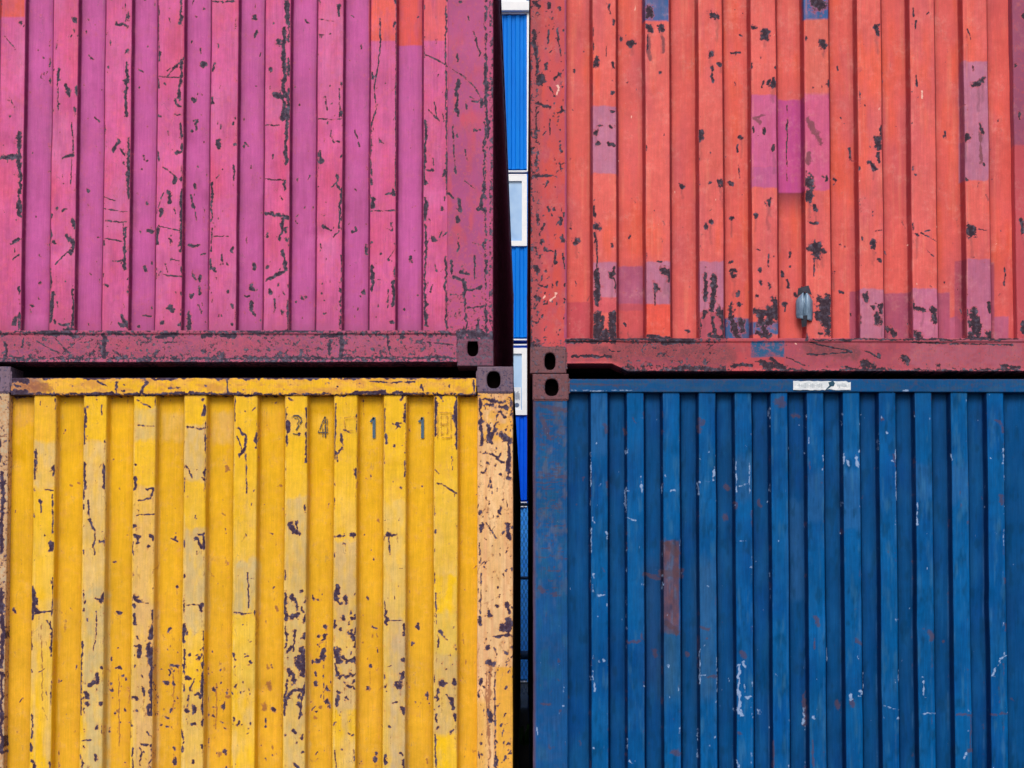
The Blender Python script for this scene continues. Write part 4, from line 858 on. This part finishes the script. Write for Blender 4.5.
# ------------------------------------------------------------------ painted numerals on the yellow wall
def decal_material(name, col, keep_lo, keep_hi, seed, scale=70):
    T = NT(name)
    n = T.noise(scale, 4, 0.65, off=(seed, seed, seed))
    T.b.inputs['Base Color'].default_value = linc(col); T.b.inputs['Roughness'].default_value = 0.6
    tr = T.n('ShaderNodeBsdfTransparent'); mx = T.n('ShaderNodeMixShader')
    T.l(T.ramp(n, keep_lo, keep_hi), mx.inputs[0]); T.l(tr.outputs[0], mx.inputs[1]); T.l(T.b.outputs[0], mx.inputs[2])
    T.l(mx.outputs[0], T.out.inputs[0]); return T.m
dec_blue = decal_material('stencil_blue', (58, 92, 116), 0.30, 0.42, 3)
dec_dark = decal_material('stencil_worn', (74, 66, 66), 0.36, 0.46, 5)
dec_faint = decal_material('stencil_faint', (196, 140, 40), 0.42, 0.56, 7)
def stroke(name, mat, strokes, y, label, w=0.9):
    """strokes: list of polylines in wall survey units"""
    bm = bmesh.new()
    for pl in strokes:
        ww = w
        if isinstance(pl[0], (int, float)): ww, pl = pl[0], pl[1:]
        for i in range(len(pl) - 1):
            (ax, ay), (bx_, by) = pl[i], pl[i + 1]
            dx, dy = bx_ - ax, by - ay; L = math.hypot(dx, dy); nx, ny = -dy / L * ww / 2, dx / L * ww / 2
            ex, ey = dx / L * ww * 0.3, dy / L * ww * 0.3
            vs = []
            for (qx, qy) in ((ax - ex + nx, ay - ey + ny), (bx_ + ex + nx, by + ey + ny), (bx_ + ex - nx, by + ey - ny), (ax - ex - nx, ay - ey - ny)):
                X, Z = P(qx, qy); vs.append(bm.verts.new((X, y - 0.00012 * i, Z)))
            bm.faces.new(vs)
    bmesh.ops.recalc_face_normals(bm, faces=list(bm.faces))
    o = finish(bm, name, mat, yel_wall, label=label)
    return o
yi, yo = 0.010 + 0.042 - 0.0068, 0.010 - 0.0068
stroke('painted_numeral', dec_blue, [[3.0, (373, 417), (373, 436.5)], [2.0, (369.6, 420.6), (372.4, 417.2)]], yi, 'blue-grey painted numeral 1, left of two')
stroke('painted_numeral', dec_blue, [[3.0, (421.8, 417), (421.8, 436.5)], [2.0, (418.4, 420.6), (421.2, 417.2)]], yi, 'blue-grey painted numeral 1, right of two')
stroke('painted_numeral', dec_dark, [[1.4, (292, 417.5), (294, 415.5), (298, 415.5), (301, 418), (301.5, 421), (299, 425), (296, 430)], [0.8, (294.5, 418.5), (297.5, 418), (299, 420.5), (297, 424)], [.9, (293, 433.5), (299, 434.5)]], yo, 'worn dark numeral 2')
stroke('painted_numeral', dec_dark, [[1.3, (323.5, 416), (317, 431.5), (326.5, 431.5)], [1.6, (324, 416), (324, 436)], [.8, (321.5, 427), (321.5, 436)], [.8, (326, 418), (326, 430)]], yi, 'worn dark outline numeral 4')
stroke('painted_numeral', dec_faint, [[1.0, (344, 418), (351, 416.5), (355, 417)], [1.0, (344, 418), (345, 431), (353, 430)]], yo, 'faint scraped numeral')
stroke('painted_numeral', dec_faint, [[1.1, (437.5, 412.5), (451, 412.5), (451, 437.5), (437.5, 437.5), (437.5, 412.5)], [1.1, (441, 416), (447.5, 416), (447.5, 424), (441, 424), (441, 416)], [1.1, (441, 424), (447.5, 424), (447.5, 433), (441, 433), (441, 424)]], yo, 'faint numeral 8 inside an outlined box')
for o in yel_wall.children: pass

# sticker on the blue top rail
T = NT('sticker_paper')
n = T.noise(45, 4, .6, stretch=(1, 1, 2)); nn = T.noise(130, 3, .7)
T.l(T.mix(T.ramp(n, .46, .6), linc((214, 222, 230)), linc((236, 240, 244))), T.b.inputs['Base Color'])
T.b.inputs['Roughness'].default_value = .5
m_sticker = T.m
bm = bmesh.new()
rs = random.Random(4); top, bot = [], []
for i in range(25):
    u = 793 + 57.5 * i / 24
    top.append((u, 381.2 + rs.uniform(-.3, .3) + (1.2 if i > 22 else 0))); bot.append((u, 390.2 + rs.uniform(-.3, .3) - (0.8 if i in (15, 16) else 0)))
tv = [bm.verts.new((P(a, b)[0], -0.0055, P(a, b)[1])) for a, b in top]; bv = [bm.verts.new((P(a, b)[0], -0.0055, P(a, b)[1])) for a, b in bot]
for i in range(24): bm.faces.new((bv[i], bv[i + 1], tv[i + 1], tv[i]))
stk = finish(bm, 'sticker', m_sticker, blu_root, label='white paper sticker on the blue top rail'); blu_place(stk)
m_teal = simple_material('teal_smear', (10, 66, 92), (20, 84, 110), 60)
bm = bmesh.new()
for pl in ([(828, 382.6), (833, 381), (834.6, 383.5), (833.5, 386.4), (829.5, 386.6)], [(829.6, 385.2), (831, 386.4), (826.4, 390.4), (825, 390.2)]):
    vs = [bm.verts.new((P(a, b)[0], -0.0063, P(a, b)[1])) for a, b in reversed(pl)]; bm.faces.new(vs)
bmesh.ops.recalc_face_normals(bm, faces=list(bm.faces))
finish(bm, 'sticker_tear', m_teal, stk)
m_print = simple_material('faint_print', (176, 188, 198), (204, 212, 220), 120)
rs = random.Random(7)
for ua, ub in ((797.0, 821.5), (837.0, 845.5)):
    # one line of faint print either side of the tear
    bm = bmesh.new(); low = []; high = []
    u = ua
    while u < ub:
        w = rs.uniform(.9, 2.2)
        yt, yb = rs.uniform(383.0, 384.8), rs.uniform(386.6, 388.2)
        if rs.random() < .22: yt, yb = 385.6, 386.2
        low.append((u, yb)); low.append((u + w * .75, yb)); high.append((u, yt)); high.append((u + w * .75, yt))
        low.append((u + w * .75, 386.1)); high.append((u + w * .75, 385.7)); low.append((u + w, 386.1)); high.append((u + w, 385.7))
        u += w
    lv = [bm.verts.new((P(a, b)[0], -0.0060, P(a, b)[1])) for a, b in low]; hv = [bm.verts.new((P(a, b)[0], -0.0060, P(a, b)[1])) for a, b in high]
    for i in range(len(lv) - 1):
        if low[i + 1][0] - low[i][0] > 1e-4: bm.faces.new((lv[i], lv[i + 1], hv[i + 1], hv[i]))
    bmesh.ops.delete(bm, geom=[v for v in bm.verts if not v.link_faces], context='VERTS')
    bmesh.ops.remove_doubles(bm, verts=list(bm.verts), dist=1e-6)
    finish(bm, 'sticker_print', m_print, stk)

# torn metal flap on the red wall: bent sheet curling out over a slot
m_flap = simple_material('bare_steel', (150, 178, 204), (84, 108, 138), 26, rough=.34, spec=.6, stretch=(1, 1, .25))
nu, nv = 22, 16
Xg = np.zeros((nv, nu)); Yg = np.zeros((nv, nu)); Zg = np.zeros((nv, nu))
for j in range(nv):
    t = j / (nv - 1); py_ = 291.5 + (319.8 - 291.5) * t
    half = 8.6 * (1 - 0.45 * max(0, (0.25 - t) / .25) ** 2) * (1 - .1 * max(0, (t - .85) / .15))
    for i in range(nu):
        s = i / (nu - 1) * 2 - 1
        X, Z = P(804.5 + half * s, py_ + 2.2 * s * s * (1 - t) * 2 + 1.5 * s * (t > .8))
        bulge = 0.042 * (1 - abs(s) ** 2.2) * (0.55 + 0.45 * math.sin(math.pi * min(1, t * 1.1)))
        crease = -0.030 * math.exp(-((s + 0.05) / .13) ** 2)
        Xg[j, i], Yg[j, i], Zg[j, i] = X, 0.006 - bulge - crease, Z
me = grid_mesh('torn_metal_flap', Xg, Yg, Zg, np.ones((nv, nu, 3)), np.zeros((nv, nu, 4)), flip=True)
flap = link('torn_metal_flap', me, m_flap, red_root, 'bent bare steel-blue flap of torn wall sheet'); red_place(flap)
sol = flap.modifiers.new('thickness', 'SOLIDIFY'); sol.thickness = 0.003
m_dark = simple_material('dark_bare_steel', (36, 40, 52), (52, 52, 66), 40)
for nm, pl in (('torn_slot', [(800.5, 316), (806.5, 316), (805.6, 327), (801.8, 327.5)]), ('bent_tab', [(798, 288.5), (808.5, 285.5), (811, 296), (804, 292.5), (797, 297)])):
    bm = bmesh.new()
    vs = [bm.verts.new((P(a, b)[0], -0.0035 - 0.018 * (q in (1, 2)), P(a, b)[1])) for q, (a, b) in enumerate(reversed(pl))]; bm.faces.new(vs)
    bmesh.ops.recalc_face_normals(bm, faces=list(bm.faces)); red_place(finish(bm, nm, m_dark, red_root))

# ------------------------------------------------------------------ site cabins and fence beyond the stacks
YC = 16.2
m_cab = simple_material('cabin_blue', (0, 118, 222), (0, 128, 232), 6, rough=.45, stretch=(1, 1, .2))
m_cab2 = simple_material('cabin_deep_blue', (0, 84, 226), (0, 94, 236), 6, rough=.45)
m_cab3 = simple_material('cabin_light_blue', (56, 150, 246), (70, 164, 250), 6, rough=.5)
m_white = simple_material('cabin_white', (232, 236, 242), (244, 246, 250), 5, rough=.5)
T = NT('window_glass'); T.b.inputs['Base Color'].default_value = linc((156, 192, 232)); T.b.inputs['Roughness'].default_value = .08
n = T.noise(2.0, 3, .5); T.l(T.mix(T.ramp(n, .4, .6), linc((140, 180, 228)), linc((170, 204, 240))), T.b.inputs['Base Color']); m_glass = T.m  # pale sky reflection painted into the pane colour
def cz(py): return P(PX, py, YC)[1]
def cxx(px, py): return P(px, py, YC)[0]
XE = P(530.4, 300, YC)[0]
floors = [(12.5, 171.5, None, m_cab, 'blue site cabin with plain ribbed wall and white corner post, topmost of its stack'),
          (174, 340, (175.5, 246), m_cab, 'bright blue site cabin with white framed window, directly under the topmost cabin'),
          (344, 503, (348, 415), m_cab2, 'deep blue site cabin with a white notice in its window'),
          (506, 690, None, m_cab3, 'ground level pale blue site cabin behind the chain-link fence')]
for fi, (pt, pb, win, mc, lab) in enumerate(floors):
    zt, zb = cz(pt), max(cz(pb), 0.02)
    XW = 6.0
    root = thing('site_cabin', lab, 'site cabin', 'stacked blue site cabins beyond the containers', (XE - XW / 2, YC + 1.25, zb))
    inv = Vector(root.location)
    def pl_(o): o.location = -inv; return o
    x0, x1 = XE - XW, XE
    # ribbed wall, with an opening for the window
    def ribbed(za, zb_, xa, xb):
        bm = bmesh.new(); x = xa; pr = []
        k = 0
        while x < xb:
            pr += [(x, 0.0), (min(x + .055, xb), 0.0), (min(x + .07, xb), .022), (min(x + .115, xb), .022)]; x += .13
        pr.append((xb, 0))
        vs = [[bm.verts.new((a, YC + .03 + b, z)) for a, b in pr] for z in (za, zb_)]
        for i in range(len(pr) - 1):
            if (vs[0][i].co - vs[0][i + 1].co).length > 1e-5: bm.faces.new((vs[0][i], vs[0][i + 1], vs[1][i + 1], vs[1][i]))
        return bm
    post = 0.055
    bm = bmesh.new()
    if win:
        wt_, wb_ = cz(win[0]), cz(win[1]); wx1 = cxx(527, 200); wx0 = wx1 - 1.5
        parts = [ribbed(zb + .05, wb_ - .002, x0 + post, x1 - post), ribbed(wb_ + .001, zt - .03, x0 + post, wx0), ribbed(wb_ + .001, zt - .03, wx1 + .001, x1 - post)]
    else: parts = [ribbed(zb + .05, zt - .03, x0 + post, x1 - post)]
    for q in parts:
        tmp = bpy.data.meshes.new('t'); q.to_mesh(tmp); q.free(); bm.from_mesh(tmp); bpy.data.meshes.remove(tmp)
    pl_(finish(bm, 'ribbed_wall', mc, root))
    bm = bmesh.new(); bx(bm, x0 + .01, x1 - .01, YC + .09, YC + 2.4, zb + .01, zt - .01); pl_(finish(bm, 'cabin_body', mc, root))
    for a, b in ((x0, x0 + post), (x1 - post, x1)):
        bm = bmesh.new(); bx(bm, a, b, YC, YC + .08, zb, zt); pl_(finish(bm, 'corner_post', m_white if fi == 0 else mc, root, bevel=.006))
    bm = bmesh.new(); bx(bm, x0 + post, x1 - post, YC + .004, YC + .07, zt - .016, zt); pl_(finish(bm, 'top_rail', m_white, root))
    bm = bmesh.new(); bx(bm, x0 + post, x1 - post, YC + .004, YC + .07, zb, zb + .018); pl_(finish(bm, 'bottom_rail', m_white, root))
    if win:
        fr = thing_w = None
        bm = bmesh.new(); e = .08
        bx(bm, wx0, wx0 + e, YC - .01, YC + .08, wb_, wt_); bx(bm, wx1 - e, wx1, YC - .01, YC + .08, wb_, wt_)
        bx(bm, wx0 + e, wx1 - e, YC - .01, YC + .08, wb_, wb_ + e); bx(bm, wx0 + e, wx1 - e, YC - .01, YC + .08, wt_ - e * 1.1, wt_)
        wfr = pl_(finish(bm, 'window', m_white, root))
        bm = bmesh.new(); bx(bm, wx0 + e, wx1 - e, YC + .03, YC + .04, wb_ + e, wt_ - e * 1.1)
        finish(bm, 'pane', m_glass, wfr)
        if fi == 2:
            m_not = simple_material('notice_paper', (214, 222, 232), (232, 236, 242), 14)
            m_ink = simple_material('notice_ink', (70, 92, 128), (96, 116, 146), 30)
            bm = bmesh.new(); a0, _ = P(513.5, 390, YC); a1, _ = P(521, 390, YC); bx(bm, a0, a1, YC + .022, YC + .028, cz(410), cz(387))
            nt = finish(bm, 'notice', m_not, wfr)
            bm = bmesh.new()
            r = bmesh.ops.create_circle(bm, cap_ends=True, segments=20, radius=.036)
            for v in r['verts']: v.co = Vector((P(516.8, 405, YC)[0] + v.co.x, YC + .019, cz(405) + v.co.y))
            for q in range(5):
                a_, b_ = P(514.4 + q * 1.1, 398, YC)[0], 0
                bx(bm, a_, a_ + .010, YC + .018, YC + .021, cz(400 - (q % 2)), cz(391 + (q * 2) % 3))
            bmesh.ops.recalc_face_normals(bm, faces=list(bm.faces)); finish(bm, 'notice_print', m_ink, nt)
# roof of the topmost cabin: white fascia
zf = cz(12.5)
rc = thing('roof_canopy', 'white flat roof fascia above the topmost blue site cabin', 'roof canopy', None, (XE - 3, YC + 1.2, zf))
bm = bmesh.new(); bx(bm, -3.02, 3.0, -1.28, 1.3, .004, .155); finish(bm, 'fascia', m_white, rc, bevel=.012)
bm = bmesh.new(); bx(bm, -2.96, 2.94, -1.2, 1.2, .16, .20); finish(bm, 'roof_sheet', m_white, rc)

# chain-link fence in front of the cabins
YF = 13.5
m_galv = simple_material('galvanised_wire', (30, 66, 110), (44, 84, 130), 30, rough=.5)
fence = thing('chain_link_fence', 'chain-link fence standing in front of the ground level site cabin', 'fence', None, (-1.0, YF, 0))
def tube(bm, a, b, r, n=6):
    a, b = Vector(a), Vector(b); d = (b - a).normalized()
    up = Vector((0, 1, 0)) if abs(d.y) < .9 else Vector((1, 0, 0)); u = d.cross(up).normalized(); v = d.cross(u)
    ra = [bm.verts.new(a + (u * math.cos(t) + v * math.sin(t)) * r) for t in [2 * math.pi * i / n for i in range(n)]]
    rb = [bm.verts.new(b + (u * math.cos(t) + v * math.sin(t)) * r) for t in [2 * math.pi * i / n for i in range(n)]]
    for i in range(n): bm.faces.new((ra[i], ra[(i + 1) % n], rb[(i + 1) % n], rb[i]))
zT = P(PX, 504.5, YF)[1]; zM = P(PX, 578, YF)[1]; zL = P(PX, 655, YF)[1]
bm = bmesh.new(); x = -2.6
while x < 3.0:
    for dx in (.45, -.45):
        a0, a1 = x, x + (zT - .05) * dx
        tube(bm, (a0, 0, .05), (a1, 0, zT), .0035, 3)
    x += .052
finish(bm, 'wire_mesh', m_galv, fence)
for nm, z, r in (('top_rail', zT, .022), ('middle_rail', zM, .022), ('bottom_rail', zL, .06)):
    bm = bmesh.new(); tube(bm, (-2.6, -.03, z), (3.4, -.03, z), r, 10); finish(bm, nm, m_galv, fence, smooth=True)
for x in (-2.5, 3.3):
    bm = bmesh.new(); tube(bm, (x, -.07, 0), (x, -.07, zT + .1), .03, 12); finish(bm, 'post', m_galv, fence, smooth=True)
# weed growing in the passage
m_weed = simple_material('weed_leaf', (40, 92, 46), (70, 116, 60), 40)
wd = thing('weed', 'small green weed growing on the ground in the dark passage between the stacks', 'weed', None, (P(524, 740, 8.0)[0], 8.0, 0.004))
bm = bmesh.new(); rs = random.Random(2)
for i in range(46):
    a = rs.uniform(0, 6.28); l = rs.uniform(.05, .17); h = rs.uniform(.06, .22); w = rs.uniform(.006, .014)
    d = Vector((math.cos(a), math.sin(a), 0)); s = Vector((-d.y, d.x, 0)) * w
    p0 = d * .01; p1 = d * l * .5 + Vector((0, 0, h)); p2 = d * l + Vector((0, 0, h * .8))
    v = [bm.verts.new(q) for q in (p0 - s * .3, p0 + s * .3, p1 + s, p2, p1 - s)]; bm.faces.new(v)
finish(bm, 'leaves', m_weed, wd)

# ------------------------------------------------------------------ ground
T = NT('asphalt')
n = T.noise(3, 5, .6); n2 = T.noise(90, 3, .7); n3 = T.noise(.4, 4, .6)
c = T.mix(T.ramp(n, .35, .65), (.042, .042, .046, 1), (.07, .068, .066, 1)); c = T.mix(T.ramp(n2, .55, .7), c, (.11, .11, .11, 1)); c = T.mix(T.ramp(n3, .5, .6, 0, .5), c, (.05, .046, .042, 1))
T.l(c, T.b.inputs['Base Color']); T.b.inputs['Roughness'].default_value = .85
bp = T.n('ShaderNodeBump'); bp.inputs['Distance'].default_value = .004; T.l(n2, bp.inputs['Height']); T.l(bp.outputs[0], T.b.inputs['Normal'])
bm = bmesh.new(); bmesh.ops.create_grid(bm, x_segments=40, y_segments=40, size=1200)
gr = finish(bm, 'ground', T.m); gr['kind'] = 'structure'

# ------------------------------------------------------------------ light
world = bpy.data.worlds.new('World'); scene.world = world; world.use_nodes = True
nt = world.node_tree; nt.nodes.clear()
wo = nt.nodes.new('ShaderNodeOutputWorld'); bg = nt.nodes.new('ShaderNodeBackground'); sky = nt.nodes.new('ShaderNodeTexSky')
sky.sky_type = 'NISHITA'; sky.sun_disc = False
EL, AZ = R(38), R(8)       # sun behind the camera, a little to the left
sky.sun_elevation = EL; sky.sun_rotation = math.pi + AZ
sky.air_density = 1.0; sky.dust_density = 3.0; sky.ozone_density = 1.0
bg.inputs['Strength'].default_value = 0.12
nt.links.new(sky.outputs[0], bg.inputs[0]); nt.links.new(bg.outputs[0], wo.inputs[0])
sl = bpy.data.lights.new('sun', 'SUN'); sl.energy = 1.5; sl.angle = R(25); sl.color = (1.0, .97, .93)
so = bpy.data.objects.new('sun', sl); COL.objects.link(so)
dirv = Vector((-math.sin(AZ) * math.cos(EL), -math.cos(AZ) * math.cos(EL), math.sin(EL)))
so.rotation_euler = dirv.to_track_quat('Z', 'Y').to_euler()
so.location = dirv * 30

vs = scene.view_settings
vs.view_transform = 'Standard'; vs.look = 'None'; vs.exposure = 0; vs.gamma = 1
scene.cycles.max_bounces = 6
